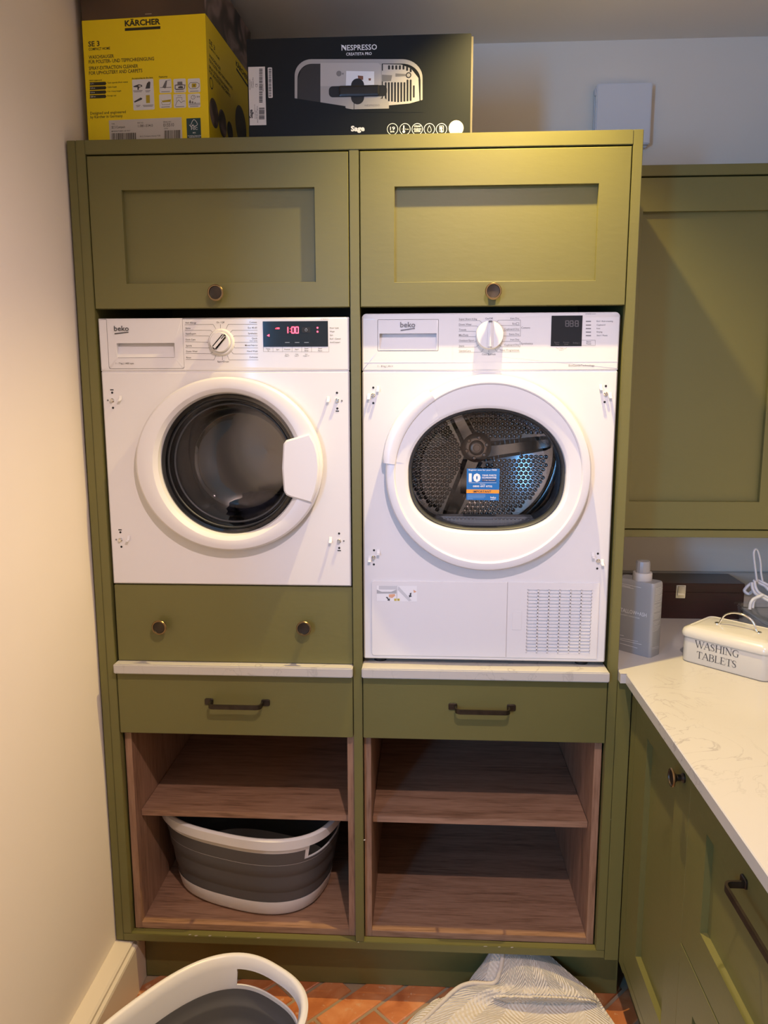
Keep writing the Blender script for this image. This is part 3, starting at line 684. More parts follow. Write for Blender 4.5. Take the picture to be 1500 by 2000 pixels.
for i, (s, y) in enumerate((('Iron Dry', 79), ('Eco', 108), ('Cupboard Dry', 137), ('Extra Dry', 165), ('Iron Dry', 194), ('Cupboard Dry', 223), ('Timer Programmes', 251))):
    text(bm, PD, s, zD(900 if s != 'Eco' else 882, y), 9.5/2.778, None, 'R', bold=0.004)
    m = [(788, 84), (800, 113), (812, 142), (818, 171), (812, 200), (802, 228), (780, 257)][i]; e = [(772, 104), (788, 128), (800, 150), (808, 171), (802, 195), (790, 218), (768, 240)][i]
    pline(bm, PD, [zD(903, y+5), zD(*m), zD(*e)], 0.0006, 0.0006)
pline(bm, PD, [zD(884, 98), zD(899, 98), zD(899, 109), zD(884, 109), zD(884, 98)], 0.0006, 0.0006)
pline(bm, PD, [zD(903, 83), zD(907, 83), zD(906, 171), zD(903, 171)], 0.0006, 0.0006); pline(bm, PD, [zD(903, 198), zD(905, 198), zD(904, 229), zD(902, 229)], 0.0006, 0.0006)
text(bm, PD, 'Cottons', zD(911, 130), 9.5/2.778, zD(959, 130), bold=0.004); text(bm, PD, 'Synthetics', zD(910, 216), 9.5/2.778, zD(974, 216), bold=0.004)
text(bm, PD, 'On/Off', zD(716, 80), 9.5/2.778, zD(757, 80), bold=0.004); text(bm, PD, 'Cool Refresh', zD(697, 274), 9.5/2.778, zD(772, 274), bold=0.004); pline(bm, PD, [zD(735, 248), zD(735, 259)], 0.0006, 0.0006)
for s, y in (('End / Anti-creasing', 93), ('Cupboard', 113), ('Iron', 132), ('Drying', 151), ('Start / Pause', 170)):
    text(bm, PD, s, zD(1320, y+1), 8/2.778, None, bold=0.006); pline(bm, PD, [zD(1263, y-2), zD(1288, y-2)], 0.0022, 0.0006)
pline(bm, PD, [zD(1239, 193), zD(1312, 193), zD(1312, 222), zD(1239, 222)], 0.0005, 0.0006)
text(bm, PD, 'Start/', zD(1277, 205), 8/2.778, None, 'C', bold=0.004); text(bm, PD, 'Pause', zD(1277, 216), 8/2.778, None, 'C', bold=0.004)
text(bm, PD, 'Child', zD(1129, 240), 5.5/2.778, None, 'C', bold=0.004); text(bm, PD, 'Lock 3"', zD(1129, 249), 5.5/2.778, None, 'C', bold=0.004)
pline(bm, PD, [zD(1100, 233), zD(1108, 239), zD(1116, 239)], 0.0005, 0.0006); pline(bm, PD, [zD(1158, 233), zD(1150, 239), zD(1142, 239)], 0.0005, 0.0006)
part('lettering', bm, INKL, cp, kind='stuff')
# door: outer rim, flat face, D-shaped glass
kx = (PDd.at(zT(1310, 597))[0]-PDd.at(zT(148, 597))[0])/2; kz = (PDd.at(zT(730, 45))[1]-PDd.at(zT(730, 1152))[1])/2
cg = PDd.at(zT(724, 590)); ga = (PDd.at(zT(1168, 590))[0]-PDd.at(zT(280, 590))[0])/2
gt = PDd.at(zT(724, 226))[1]-cg[1]; gb = cg[1]-PDd.at(zT(724, 917))[1]
def gl(s, y, n=128):
    out = []
    for i in range(n):
        t = 2*math.pi*i/n; c, q = math.cos(t), math.sin(t); k = 2.05 if q >= 0 else 2.75
        out.append(Vector((cg[0]+s*ga*math.copysign(abs(c)**(2/k), c), YD+y, cg[1]+s*(gt if q >= 0 else gb)*math.copysign(abs(q)**(2/k), q))))
    return out
F_ = lambda s, y, n=128, d=0.0: ell(cd_[0], YD+y, cd_[1], kx*s-d, kz*s-d, n)
bm = B()
loft(bm, [F_(0.92, -0.0005), F_(0.92, -0.006), F_(0.992, -0.007), F_(1.0, -0.010), F_(1.0, -0.026), F_(0.985, -0.0325), F_(0.965, -0.0345), F_(0.918, -0.0350), F_(0.908, -0.0335), F_(0.902, -0.0305), gl(1.06, -0.0280), gl(1.04, -0.0270), gl(1.01, -0.0235), gl(1.0, -0.016), gl(1.03, -0.0006)], True)
dr = part('door', bm, WHITE2, dm, 32)
bm = B(); loft(bm, [gl(0.999, -0.0165), gl(0.985, -0.0200), gl(0.965, -0.0165), gl(0.955, 0.0)], True); part('glass_seal', bm, RUBBER, dr, 50)
bm = B(); loft(bm, [gl(0.985, -0.0195), gl(0.955, -0.008), gl(0.92, 0.03), gl(0.885, 0.060), gl(0.84, 0.074), gl(0.72, 0.080), gl(0.5, 0.083), gl(0.25, 0.0845), gl(0.002, 0.085)], True, False, True)
part('glass_bowl', bm, GLASS2, dr, 40)
# winged handle on the upper left of the rim
bm = B(); out = []; inn = []; mid = []; inn2 = []
for k in range(17):
    t = math.radians(124.5+(173.5-124.5)*k/16); w_ = math.sin(math.pi*k/16)
    c, s = math.cos(t), math.sin(t)
    E2 = lambda f, y: Vector((cd_[0]+kx*f*c, YD+y, cd_[1]+kz*f*s))
    bul = 1.025+0.03*w_**0.5
    out.append((E2(0.99, -0.004), E2(bul, -0.012), E2(bul+0.004, -0.026), E2(bul-0.006, -0.034), E2(1.0, -0.038), E2(0.925, -0.0385), E2(0.910, -0.036), E2(0.905, -0.029)))
loft(bm, out, False)
for k in (0, 16):
    bm.faces.new([bm.verts.new(p) for p in out[k]])
bmesh.ops.remove_doubles(bm, verts=bm.verts[:], dist=1e-5)
part('door_handle', bm, WHITE2, dr, 40)
bm = B(); sc = []
for k in range(13):
    t = math.radians(126+(172-126)*k/12); c, s = math.cos(t), math.sin(t)
    o_ = Vector((cd_[0]+kx*0.905*c, YD-0.0312, cd_[1]+kz*0.905*s)); i_ = Vector((cg[0]+ga*1.05*c, YD-0.0275, cg[1]+gt*1.05*s))
    sc.append([o_, o_.lerp(i_, 0.5)+Vector((0, -0.0004, 0)), i_])
loft(bm, sc, False); part('finger_scoop', bm, WHITE2, dr, 50)
# sticker on the glass
PG = Pl((0, YD-0.021, 0)); zX = zone(780, 780, 4.4118)
bm = B(); OFS = -0.001
ppoly(bm, PG, [zX(582, 597), zX(577, 866), zX(857, 872), zX(866, 598)], OFS, 0)
ppoly(bm, PG, [zX(578, 776), zX(578, 808), zX(859, 811), zX(860, 780)], OFS+0.0004, 1)
text(bm, PG, 'Register now for your FREE', zX(598, 614), 12/4.41, zX(840, 616), bold=0.012, off=OFS+0.0004, mi=2)
text(bm, PG, '10', zX(598, 706), 62/4.41, zX(700, 706), bold=0.06, off=OFS+0.0004, mi=2)
text(bm, PG, 'YEAR PARTS', zX(712, 661), 13/4.41, zX(836, 661), bold=0.02, off=OFS+0.0004, mi=2)
text(bm, PG, 'GUARANTEE', zX(712, 681), 13/4.41, zX(836, 681), bold=0.02, off=OFS+0.0004, mi=2)
ppoly(bm, PG, [zX(712, 687), zX(712, 707), zX(834, 707), zX(834, 687)], OFS+0.0003, 3)
text(bm, PG, '+ 2 Year Guarantee*', zX(716, 701), 9/4.41, zX(830, 701), bold=0.01, off=OFS+0.0006, mi=2)
pline(bm, PG, [zX(600, 719), zX(836, 719)], 0.0006, OFS+0.0004, 2)
text(bm, PG, 'Call Now', zX(718, 735), 8/4.41, None, 'C', bold=0.01, off=OFS+0.0004, mi=2)
text(bm, PG, '0800 497 0732', zX(634, 756), 14/4.41, zX(800, 756), bold=0.02, off=OFS+0.0004, mi=2)
text(bm, PG, 'IMPORTANT', zX(636, 803), 18/4.41, zX(792, 803), bold=0.02, off=OFS+0.0008, mi=4)
for y in (822, 831, 840, 849, 858): pline(bm, PG, [zX(588, y), zX(740 if y < 845 else 730 if y < 855 else 632, y)], 0.0008, OFS+0.0004, 5)
text(bm, PG, 'beko', zX(785, 852), 15/4.41, zX(832, 852), bold=0.012, off=OFS+0.0004, mi=2); ppoly(bm, PG, [zX(786, 862), zX(831, 857), zX(831, 860), zX(786, 866)], OFS+0.0004, 2)
part('sticker', bm, [mat('sticker_blue', (0.012, 0.14, 0.42), 0.4), mat('sticker_orange', (0.80, 0.30, 0.03), 0.4), PRINTW, mat('sticker_navy', (0.01, 0.03, 0.12), 0.4), INK, mat('sticker_pale', (0.2, 0.38, 0.66), 0.4)], dr, label='blue sticker with orange stripe offering a ten year parts guarantee')
# drum: back wall with dimples, three spokes, hub
hc = Pl((0, 0.47, 0)).at((930, 871)); YBK = 0.47; RD = 0.275
bm = B(); loft(bm, [ell(hc[0], y, hc[1]-0.02, r, r, 72) for r, y in ((0.272, 0.135), (0.277, 0.30), (0.277, YBK-0.035), (0.266, YBK-0.018), (0.250, YBK-0.004), (0.236, YBK-0.010), (0.226, YBK), (0.0005, YBK+0.002))], True)
dru = part('drum', bm, STEEL, dm, 60)
bm = B(); loft(bm, [gl(1.02, 0.001), gl(1.0, 0.03), gl(0.98, 0.09), ell(hc[0], 0.13, hc[1]-0.02, 0.274, 0.274, 128)], True); part('bulkhead', bm, BULK, dm, 50)
bm = B(); hn = []
cz_ = hc[1]-0.02
SPK = [math.radians(q) for q in (8, 118, 248)]
for i in range(-17, 18):
    for j in range(-20, 21):
        x = hc[0]+(i+0.5*(j % 2))*0.0142; z = cz_+j*0.0123; rx, rz = x-hc[0], z-cz_; rr = math.hypot(rx, rz)
        if rr > 0.214 or rr < 0.050: continue
        th = math.atan2(rz, rx)
        if any(abs(math.sin(th-s))*rr < 0.030 and math.cos(th-s) > 0 for s in SPK): continue
        hn.append((x, z))
for x, z in hn:
    loft(bm, [[Vector((x+r*math.cos(2*math.pi*k/8), YBK-h, z+r*math.sin(2*math.pi*k/8))) for k in range(8)] for r, h in ((0.0068, 0.0005), (0.0062, 0.0026), (0.0038, 0.0042), (0.0010, 0.0046))], True, False, True)
part('dimples', bm, STEEL, dru, 60, kind='stuff')
for s in SPK:
    bm = B()
    ex = Vector((math.cos(s), 0, math.sin(s))); ez = Vector((-math.sin(s), 0, math.cos(s)))
    rows = []
    for d, wd, h in ((0.02, 0.030, 0.012), (0.07, 0.026, 0.018), (0.16, 0.024, 0.020), (0.205, 0.022, 0.016), (0.222, 0.016, 0.001)):
        o = Vector((hc[0], YBK, cz_))+ex*d
        rows.append([o-ez*wd, o-ez*wd*0.72+Vector((0, -h*0.35, 0)), o-ez*wd*0.55+Vector((0, -h, 0)), o+ez*wd*0.55+Vector((0, -h, 0)), o+ez*wd*0.72+Vector((0, -h*0.35, 0)), o+ez*wd])
    loft(bm, rows, False)
    part('drum_spoke', bm, STEEL, dru, 50)
bm = B(); lathe(bm, [(0.046, 0.0), (0.043, -0.018), (0.038, -0.022), (0.023, -0.022), (0.021, -0.026), (0.017, -0.028), (0.010, -0.028), (0.009, -0.026), (0, -0.026)], (hc[0], YBK, hc[1]-0.004), 'y', 36)
for k in range(6):
    t = 2*math.pi*k/6+0.3; lathe(bm, [(0.006, 0), (0.0058, -0.025), (0.004, -0.028), (0, -0.0285)], (hc[0]+0.031*math.cos(t), YBK, hc[1]-0.004+0.031*math.sin(t)), 'y', 12)
part('hub', bm, mat('hub_bronze', (0.46, 0.35, 0.27), 0.3, 1.0), dru, 45)
# lint filter throat below the opening
bm = B(); zf = cg[1]-gb*0.93
box(bm, cg[0]-0.125, cg[0]+0.125, YD+0.025, YD+0.075, zf-0.012, zf+0.016, 0.006)
flt = part('lint_filter', bm, mat('filter_grey', (0.11, 0.115, 0.12), 0.45), dm, 40)
bm = B()
for k in range(26):
    x = cg[0]-0.118+0.236*k/25
    if abs(x-cg[0]) > 0.02: box(bm, x-0.002, x+0.002, YD+0.0235, YD+0.03, zf+0.000, zf+0.013)
part('filter_slots', bm, D.materials['filter_grey'], flt, kind='stuff')
# lower flap and vent grille
x0, z1 = PD.at(zL(72, 66)); x1, z0 = PD.at(zL(1357, 500)); z1 = PD.at(zL(720, 76))[1]; z0 = PD.at(zL(720, 498))[1]; x0 = PD.at(zL(75, 300))[0]; x1 = PD.at(zL(1348, 300))[0]
xm = PD.at(zL(836, 290))[0]
bm = B(); plate(bm, rrect(x0, xm-0.0006, z0, z1, (0.001, 0.001, 0.007, 0.007)), PD, 0.0, 0.0032, 0.0008); fl = part('filter_flap', bm, WHITE, dm, 30)
bm = B(); prect(bm, PD, zL(104, 95), zL(330, 186), 0.0036, 0); 
prect(bm, PD, zL(116, 96), zL(214, 118), 0.0038, 1); ppoly(bm, PD, [zL(104, 118), zL(104, 140), zL(214, 140), zL(214, 118), zL(185, 130), zL(132, 130)], 0.0039, 2)
ppoly(bm, PD, [zL(155, 160), zL(163, 158), zL(172, 170), zL(178, 166), zL(177, 181), zL(162, 178), zL(167, 174)], 0.004, 3); ppoly(bm, PD, [zL(172, 145), zL(205, 142), zL(208, 152), zL(190, 165), zL(172, 160)], 0.0040, 4)
ppoly(bm, PD, [zL(225, 98), zL(300, 178), zL(285, 184), zL(222, 120)], 0.0038, 1); ppoly(bm, PD, [zL(290, 138), zL(299, 134), zL(297, 152), zL(302, 156), zL(286, 162), zL(284, 148), zL(289, 150)], 0.004, 3)
ppoly(bm, PD, [zL(310, 118), zL(328, 130), zL(312, 136)], 0.004, 4); prect(bm, PD, zL(202, 168), zL(216, 181), 0.004, 5); prect(bm, PD, zL(219, 168), zL(233, 181), 0.004, 5); pline(bm, PD, [zL(217, 96), zL(217, 168)], 0.0006, 0.004, 3)
text(bm, PD, '1', zL(206, 179), 3.2, off=0.0043, mi=3); text(bm, PD, '2', zL(223, 179), 3.2, off=0.0043, mi=3)
part('instruction_sticker', bm, [PRINTW, mat('pale_grey_ink', (0.55, 0.56, 0.57), 0.5), mat('mid_grey_ink', (0.38, 0.39, 0.4), 0.5), INK, mat('skin_ink', (0.70, 0.38, 0.22), 0.5), mat('yellow_ink', (0.62, 0.50, 0.08), 0.5)], fl)
gx0, gz1 = PD.at(zL(952, 116)); gx1, gz0 = PD.at(zL(1302, 480))
bm = B()
for q in ((xm+0.0006, gx0, z0, z1), (gx1, x1, z0, z1), (gx0, gx1, z0, gz0), (gx0, gx1, gz1, z1)): flat(bm, PD, [(q[0], q[2]), (q[1], q[2]), (q[1], q[3]), (q[0], q[3])], 0.0032)
for a, b in (((xm+0.0006, z0), (xm+0.0006, z1)), ((xm+0.0006, z1), (x1, z1)), ((x1, z1), (x1, z0)), ((x1, z0), (xm+0.0006, z0))):
    bm.faces.new([bm.verts.new(p) for p in (PD.P(*a, 0.0), PD.P(*b, 0.0), PD.P(*b, 0.0032), PD.P(*a, 0.0032))])
vp = part('vent_panel', bm, WHITE, dm)
bm = B(); flat(bm, PD, [(gx0, gz0), (gx1, gz0), (gx1, gz1), (gx0, gz1)], 0.0002); part('vent_backing', bm, WHITE, vp)
bm = B()
for k in range(7):
    x = gx0+(gx1-gx0)*k/6; obox(bm, PD.P(0, 0), (1, 0, 0), (0, -1, 0), (0, 0, 1), (x-0.0014, x+0.0014), (0.0008, 0.0034), (gz0, gz1))
for k in range(20):
    z = gz0+(gz1-gz0)*k/19; obox(bm, PD.P(0, 0), (1, 0, 0), (0, -1, 0), (0, 0, 1), (gx0, gx1), (0.0008, 0.0034), (z-0.0013, z+0.0013))
part('vent_grille', bm, WHITE, vp, kind='stuff')
bm = B(); ax0, az1 = PD.at(zL(865, 237)); ax1, az0 = PD.at(zL(918, 347))
plate(bm, rrect(ax0, ax1, az0, az1, 0.003), PD, 0.003, 0.0036, mi=1); plate(bm, rrect(ax0+0.0007, ax1-0.0007, az0+0.0007, az1-0.0007, 0.0026), PD, 0.003, 0.0042, 0.0004)
part('flap_latch', bm, [WHITE, WHITE], vp)
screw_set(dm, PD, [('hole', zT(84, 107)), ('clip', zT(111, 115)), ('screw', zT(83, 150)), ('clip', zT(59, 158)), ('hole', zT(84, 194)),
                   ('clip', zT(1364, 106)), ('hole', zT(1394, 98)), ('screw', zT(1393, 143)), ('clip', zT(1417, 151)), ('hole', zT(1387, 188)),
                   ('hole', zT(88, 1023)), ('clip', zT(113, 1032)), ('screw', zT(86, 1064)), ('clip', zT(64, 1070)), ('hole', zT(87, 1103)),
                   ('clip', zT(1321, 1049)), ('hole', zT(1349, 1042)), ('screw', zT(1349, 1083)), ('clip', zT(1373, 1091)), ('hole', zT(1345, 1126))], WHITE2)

# ------------------------------------------------------------------ yellow carton on top
KY = mat('carton_yellow', (0.95, 0.72, 0.004), 0.38, bump=(14, 0.12)); KB = mat('carton_black_ink', (0.03, 0.026, 0.012), 0.5)
CARD = mat('brown_cardboard', (0.30, 0.19, 0.10), 0.85, bump=(60, 0.2, (1, 1, 0.1)))
def mottled_mat(name, cols, scale, stretch, seed=0.0):
    m = D.materials.new(name); m.use_nodes = True; nt = m.node_tree; b = nt.nodes['Principled BSDF']
    t = nt.nodes.new('ShaderNodeTexCoord'); mp = nt.nodes.new('ShaderNodeMapping'); mp.inputs['Scale'].default_value = stretch; mp.inputs['Location'].default_value = (seed, seed, 0)
    nt.links.new(t.outputs['Object'], mp.inputs[0]); n = nt.nodes.new('ShaderNodeTexNoise'); n.inputs['Scale'].default_value = scale; n.inputs['Detail'].default_value = 1.5; n.inputs['Distortion'].default_value = 1.0
    nt.links.new(mp.outputs[0], n.inputs['Vector']); r = nt.nodes.new('ShaderNodeValToRGB'); e = r.color_ramp.elements
    while len(e) < len(cols): e.new(0.5)
    for k, c in enumerate(cols): e[k].position = 0.32+0.36*k/(len(cols)-1); e[k].color = (*c, 1)
    nt.links.new(n.outputs[0], r.inputs[0]); nt.links.new(r.outputs[0], b.inputs['Base Color']); b.inputs['Roughness'].default_value = 0.4
    return m
phi = math.radians(3.6); kex = Vector((math.cos(phi), -math.sin(phi), 0)); key = Vector((math.sin(phi), math.cos(phi), 0))
kR = Pl((0, 0.08, 0)).W((405, 150)); kR.z = ZT
kW = (kR-Pl(kR, kex).W((166, 150))).length; kW = abs(Pl(kR, kex).at((166, 150))[0]); kH = Pl(kR, kex).at((405, 26))[1]; kD = 0.36
kO = kR-kex*kW                                    # front left bottom corner
kb = thing('cardboard_box', 'open yellow cardboard box printed with black lettering and small white pictures', 'box', tuple(kO+kex*kW/2+key*kD/2))
KF = Pl(kR, kex, k=0.4); KS = Pl(kR, key, k=0.4)
bm = B(); th = 0.004
for a, b, c in (((0, kW), (0, th), (0, kH)), ((0, kW), (kD-th, kD), (0, kH)), ((0, th), (th, kD-th), (0, kH)), ((kW-th, kW), (th, kD-th), (0, kH)), ((th, kW-th), (th, kD-th), (0, th))):
    obox(bm, kO, kex, key, (0, 0, 1), a, b, c)
part('carton', bm, KY, kb)
FLP = mottled_mat('flap_dark_brown', ((0.02, 0.018, 0.016), (0.03, 0.022, 0.016), (0.13, 0.075, 0.04)), 3.0, (1, 1, 0.5), 3.0)  # front flap: near-black and brown tones mixed by noise
FLS = mottled_mat('flap_photo_hands', ((0.03, 0.03, 0.03), (0.10, 0.075, 0.06), (0.30, 0.22, 0.19), (0.26, 0.17, 0.13)), 9.0, (1, 1, 1.6), 1.0)
up = Vector((0, 0, 1))
bm = B(); obox(bm, kO+up*kH, kex, key, (up-key*0.10), (0.002, kW-0.001), (0, th*0.8), (0.0005, 0.105)); part('flap', bm, FLP, kb)
bm = B(); obox(bm, kO+up*kH+kex*kW, key, -kex, (up+kex*0.06), (0.001, kD), (0, th*0.8), (0.0005, 0.108)); part('flap', bm, FLS, kb)
bm = B(); obox(bm, kO+up*kH, key, kex, (up-kex*0.02), (0.004, kD), (0, th*0.8), (0.0005, 0.10)); part('flap', bm, CARD, kb)
bm = B(); obox(bm, kO+up*kH+key*kD, kex, -key, up, (0.004, kW-0.004), (0, th*0.8), (0.0005, 0.10)); part('flap', bm, CARD, kb)
bm = B(); obox(bm, KF.W(zK(712, 100)), kex, -key, up, (-0.008, 0.008), (0.0002, 0.0007), (-0.002, 0.005)); part('tape', bm, mat('clear_tape', (0.35, 0.27, 0.17), 0.3), kb)
KM = [KB, PRINTW, INK, mat('olive_ink', (0.5, 0.38, 0.02), 0.5), PRINTW, INKL, mat('pale_print', (0.5, 0.5, 0.52), 0.5), mat('label_paper', (0.62, 0.58, 0.52), 0.6), mat('teal_print', (0.015, 0.06, 0.07), 0.5)]
bm = B(); T = lambda s, x, y, c, x1=None, y1=None, bold=0.012, mi=0, off=0.0006: text(bm, KF, s, zK(x, y), c/3.75, zK(x1, y1 if y1 else y) if x1 else None, bold=bold, mi=mi, off=off)
T('KÄRCHER', 540, 192, 40, 800, 181, 0.035)
ppoly(bm, KF, [zK(540, 207), zK(540, 227), zK(800, 212), zK(800, 192)], 0.0006)
part('brand_lettering', bm, KM, kb); bm = B()
T('SE 3', 273, 341, 36, 355, 337, 0.02); T('COMPACT HOME', 275, 371, 19, 432, 364, 0.014)
T('WASCHSAUGER', 276, 432, 24, 460, 424, 0.014); T('FÜR POLSTER- UND TEPPICHREINIGUNG', 276, 467, 25, 754, 441, 0.012)
T('SPRAY-EXTRACTION CLEANER', 277, 514, 25, 637, 494, 0.012); T('FOR UPHOLSTERY AND CARPETS', 278, 549, 25, 668, 527, 0.012)
part('product_lettering', bm, KM, kb, kind='stuff'); bm = B()
T('PERFORMANCE', 280, 597, 10, 372, 594, 0.01)
for k, (s, lab, x1) in enumerate((('1.7 l', 'Tank capacity (fresh water)', 562), ('5.4 m', 'Cable length', 480), ('1.6 m', '2 in 1 hose length', 513), ('500 w', 'Energy use', 476))):
    y = 614+31.5*k; ppoly(bm, KF, [zK(281, y-11), zK(285, y), zK(281, y+14), zK(397, y+10), zK(405, y-3), zK(397, y-15)], 0.0005, 0)
    T(s, 290, y+6, 11, None, None, 0.01, 4, 0.001); T(lab, 412, y-2, 10, x1, y-10 if k == 0 else y-4, 0.012)
part('performance_list', bm, KM, kb, kind='stuff'); bm = B()
T('Accessories in the box', 590, 582, 13, 746, 574, 0.014); T('Features', 790, 570, 13, 852, 567, 0.014)
def krect(x0, y0, x1, y1, mi=1, off=0.0005, r=0.003):
    a0, b1 = KF.at(zK(x0, y0)); a1, b0 = KF.at(zK(x1, y1)); flat(bm, KF, rrect(a0, a1, b0, b1, r), off, mi)
krect(592, 584, 758, 802)
for c in range(3):
    for r in range(2): krect(790+105*c, 581-2*c+r*111, 884+105*c, 679-2*c+r*111)
def kp(pts, mi, off=0.0009): ppoly(bm, KF, [zK(*q) for q in pts], off, mi)
def kl(pts, mi=2, wd=0.0008, off=0.0009): pline(bm, KF, [zK(*q) for q in pts], wd, off, mi)
kp([(602, 632), (640, 618), (664, 622), (668, 634), (645, 642), (640, 660), (632, 658), (632, 640), (604, 638)], 2); kp([(640, 626), (660, 627), (655, 635), (640, 634)], 1, 0.0011)
kp([(690, 650), (702, 610), (716, 596), (727, 602), (724, 648)], 2)
kp([(606, 744), (655, 715), (668, 720), (664, 730), (612, 752)], 2); kp([(694, 698), (722, 696), (724, 754), (696, 756)], 3)
for a in ((602, 666, 668), (690, 666, 726), (622, 774, 652), (672, 772, 748)): kl([(a[0], a[1]), (a[2], a[1]-3)], 2, 0.0010); kl([(a[0]+5, a[1]+9), (a[2]-5, a[1]+6)], 2, 0.0009)
kp([(815, 640), (838, 592), (850, 588), (842, 640), (836, 648)], 5); kl([(800, 642), (878, 640)], 5, 0.0012); kl([(852, 590), (874, 586)], 5)
kp([(905, 652), (905, 622), (925, 618), (925, 600), (960, 598), (962, 618), (984, 620), (978, 650), (965, 658), (915, 660)], 5); kp([(912, 650), (912, 628), (976, 626), (972, 648)], 1, 0.0011); kp([(930, 646), (930, 636), (950, 630), (966, 634), (966, 646)], 2, 0.0012)
kl([(1008, 622), (1018, 606), (1064, 604), (1084, 612), (1084, 634), (1066, 648), (1020, 650), (1008, 636), (1008, 622)], 5, 0.0011); kp([(1030, 612), (1064, 611), (1062, 640), (1030, 642)], 3); kp([(1044, 620), (1050, 620), (1050, 634), (1044, 634)], 2, 0.0011)
kp([(802, 720), (812, 738), (878, 728), (874, 746), (816, 750)], 3); kl([(808, 748), (814, 768), (868, 766), (876, 746)], 5)
kl([(910, 776), (920, 748), (934, 732), (952, 752), (966, 742), (980, 740)], 5, 0.0011); kl([(918, 742), (918, 716), (958, 714), (958, 736)], 5); T('1.6 m', 926, 706, 8, 952, 705, 0.02, 2, 0.001)
kl([(1050, 700), (1056, 712), (1048, 724), (1036, 728), (1026, 720), (1026, 708), (1036, 698), (1050, 700)], 2); kl([(1040, 714), (1046, 706)], 2); T('-50 %', 1064, 714, 9, 1090, 712, 0.02, 2, 0.001)
for x, y, s in ((1018, 750, 10), (1036, 752, 7), (1054, 756, 5)): kp([(x, y-2*s), (x+s, y), (x, y+s*0.8), (x-s, y)], 5)
kp([(1010, 756), (1092, 752), (1092, 770), (1010, 774)], 6, 0.0008)
for c in range(3):
    for r in range(2): kl([(808+105*c, 674-2*c+r*111), (868+105*c, 671-2*c+r*111)], 2, 0.0010)
part('accessory_pictures', bm, KM, kb, kind='stuff'); bm = B()
T('Designed and engineered', 287, 840, 20, 547, 829, 0.006); T('by Kärcher in Germany', 288, 868, 20, 523, 860, 0.006)
part('origin_lettering', bm, KM, kb, kind='stuff'); bm = B()
krect(422, 882, 962, 1030, 7, 0.0006, 0.001)
T('TYPE', 442, 914, 10, 466, 913, 0.004, 0, 0.001); T('SE 3 Compact', 443, 942, 18, 542, 937, 0.004, 0, 0.001); T('PART-NO', 632, 906, 10, 675, 904, 0.004, 0, 0.001); T('1.081-534.0', 637, 932, 18, 745, 928, 0.004, 0, 0.001)
T('SERIAL-NO', 821, 899, 10, 878, 896, 0.004, 0, 0.001); T('015510', 822, 929, 24, 900, 926, 0.004, 0, 0.001); T('GTIN', 828, 947, 9, 854, 946, 0.004, 0, 0.001); T('MANUFACTURERS USE ONLY', 443, 968, 10, 580, 962, 0.004, 0, 0.001); T('SE 3 Compact Home *GB', 650, 1004, 9, 800, 997, 0.004, 0, 0.001)
rb = random.Random(3)
for xa, xb, ya, yb in ((444, 624, 976, 972), (830, 944, 956, 952)):
    x = xa
    while x < xb:
        wv = rb.choice((2, 3, 4, 6)); f = (x-xa)/(xb-xa); y = ya+(yb-ya)*f
        kp([(x, y), (x, 1032), (x+wv, 1032), (x+wv, y)], 0, 0.001); x += wv+rb.choice((2, 3, 4))
part('serial_label', bm, KM, kb); bm = B()
krect(990, 868, 1100, 1032, 8, 0.0006, 0.001)
kl([(1013, 916), (1026, 930), (1040, 912), (1038, 922)], 4, 0.0014, 0.001)
kl([(1022, 918), (1034, 888), (1044, 876), (1054, 880), (1066, 896), (1072, 910), (1064, 922), (1054, 922), (1054, 930), (1046, 930), (1046, 922), (1034, 922)], 4, 0.0012, 0.001)
T('FSC', 1026, 952, 18, 1073, 950, 0.012, 4, 0.001); T('MIX', 1038, 978, 10, 1060, 977, 0.012, 4, 0.001); T('Packaging | Supporting', 1002, 999, 8, 1098, 995, 0.014, 4, 0.001); T('responsible forestry', 1010, 1009, 8, 1092, 1006, 0.014, 4, 0.001)
part('certification_label', bm, KM, kb)
# right side print
bm = B()
def ST(s, x, y, cap, x1, y1, bold=0.015): text(bm, KS, s, zS(x, y), cap/6.667, zS(x1, y1), bold=bold, mi=0, off=0.0006)
ST('SE 3', 455, 560, 55, 532, 650); ST('COMPACT HOME', 455, 615, 28, 590, 760); ST('WASCHSAUGER', 455, 735, 40, 605, 890)
ST('FÜR POLSTER- UND TEPPICHREINIGUNG', 455, 800, 40, 760, 1170); ST('SPRAY-EXTRACTION CLEANER', 455, 885, 40, 715, 1160); ST('FOR UPHOLSTERY AND CARPETS', 455, 945, 40, 730, 1260)
ST('KÄRCHER', 805, 850, 60, 960, 1090, 0.03); ppoly(bm, KS, [zS(810, 880), zS(810, 910), zS(960, 1140), zS(960, 1110)], 0.0006)
pcirc(bm, KS, zS(484, 1085), 0.013, 0.0006, 0, 24, 0.003)
for uv, r, m in (((520, 1475), 0.033, 1), ((632, 1610), 0.032, 1), ((728, 1715), 0.024, 2), ((870, 1640), 0.05, 2)): pcirc(bm, KS, zS(*uv), r, 0.0006, m, 28)
part('side_print', bm, [KB, FLS, mat('photo_print_dark', (0.03, 0.035, 0.03), 0.5)], kb, kind='stuff')

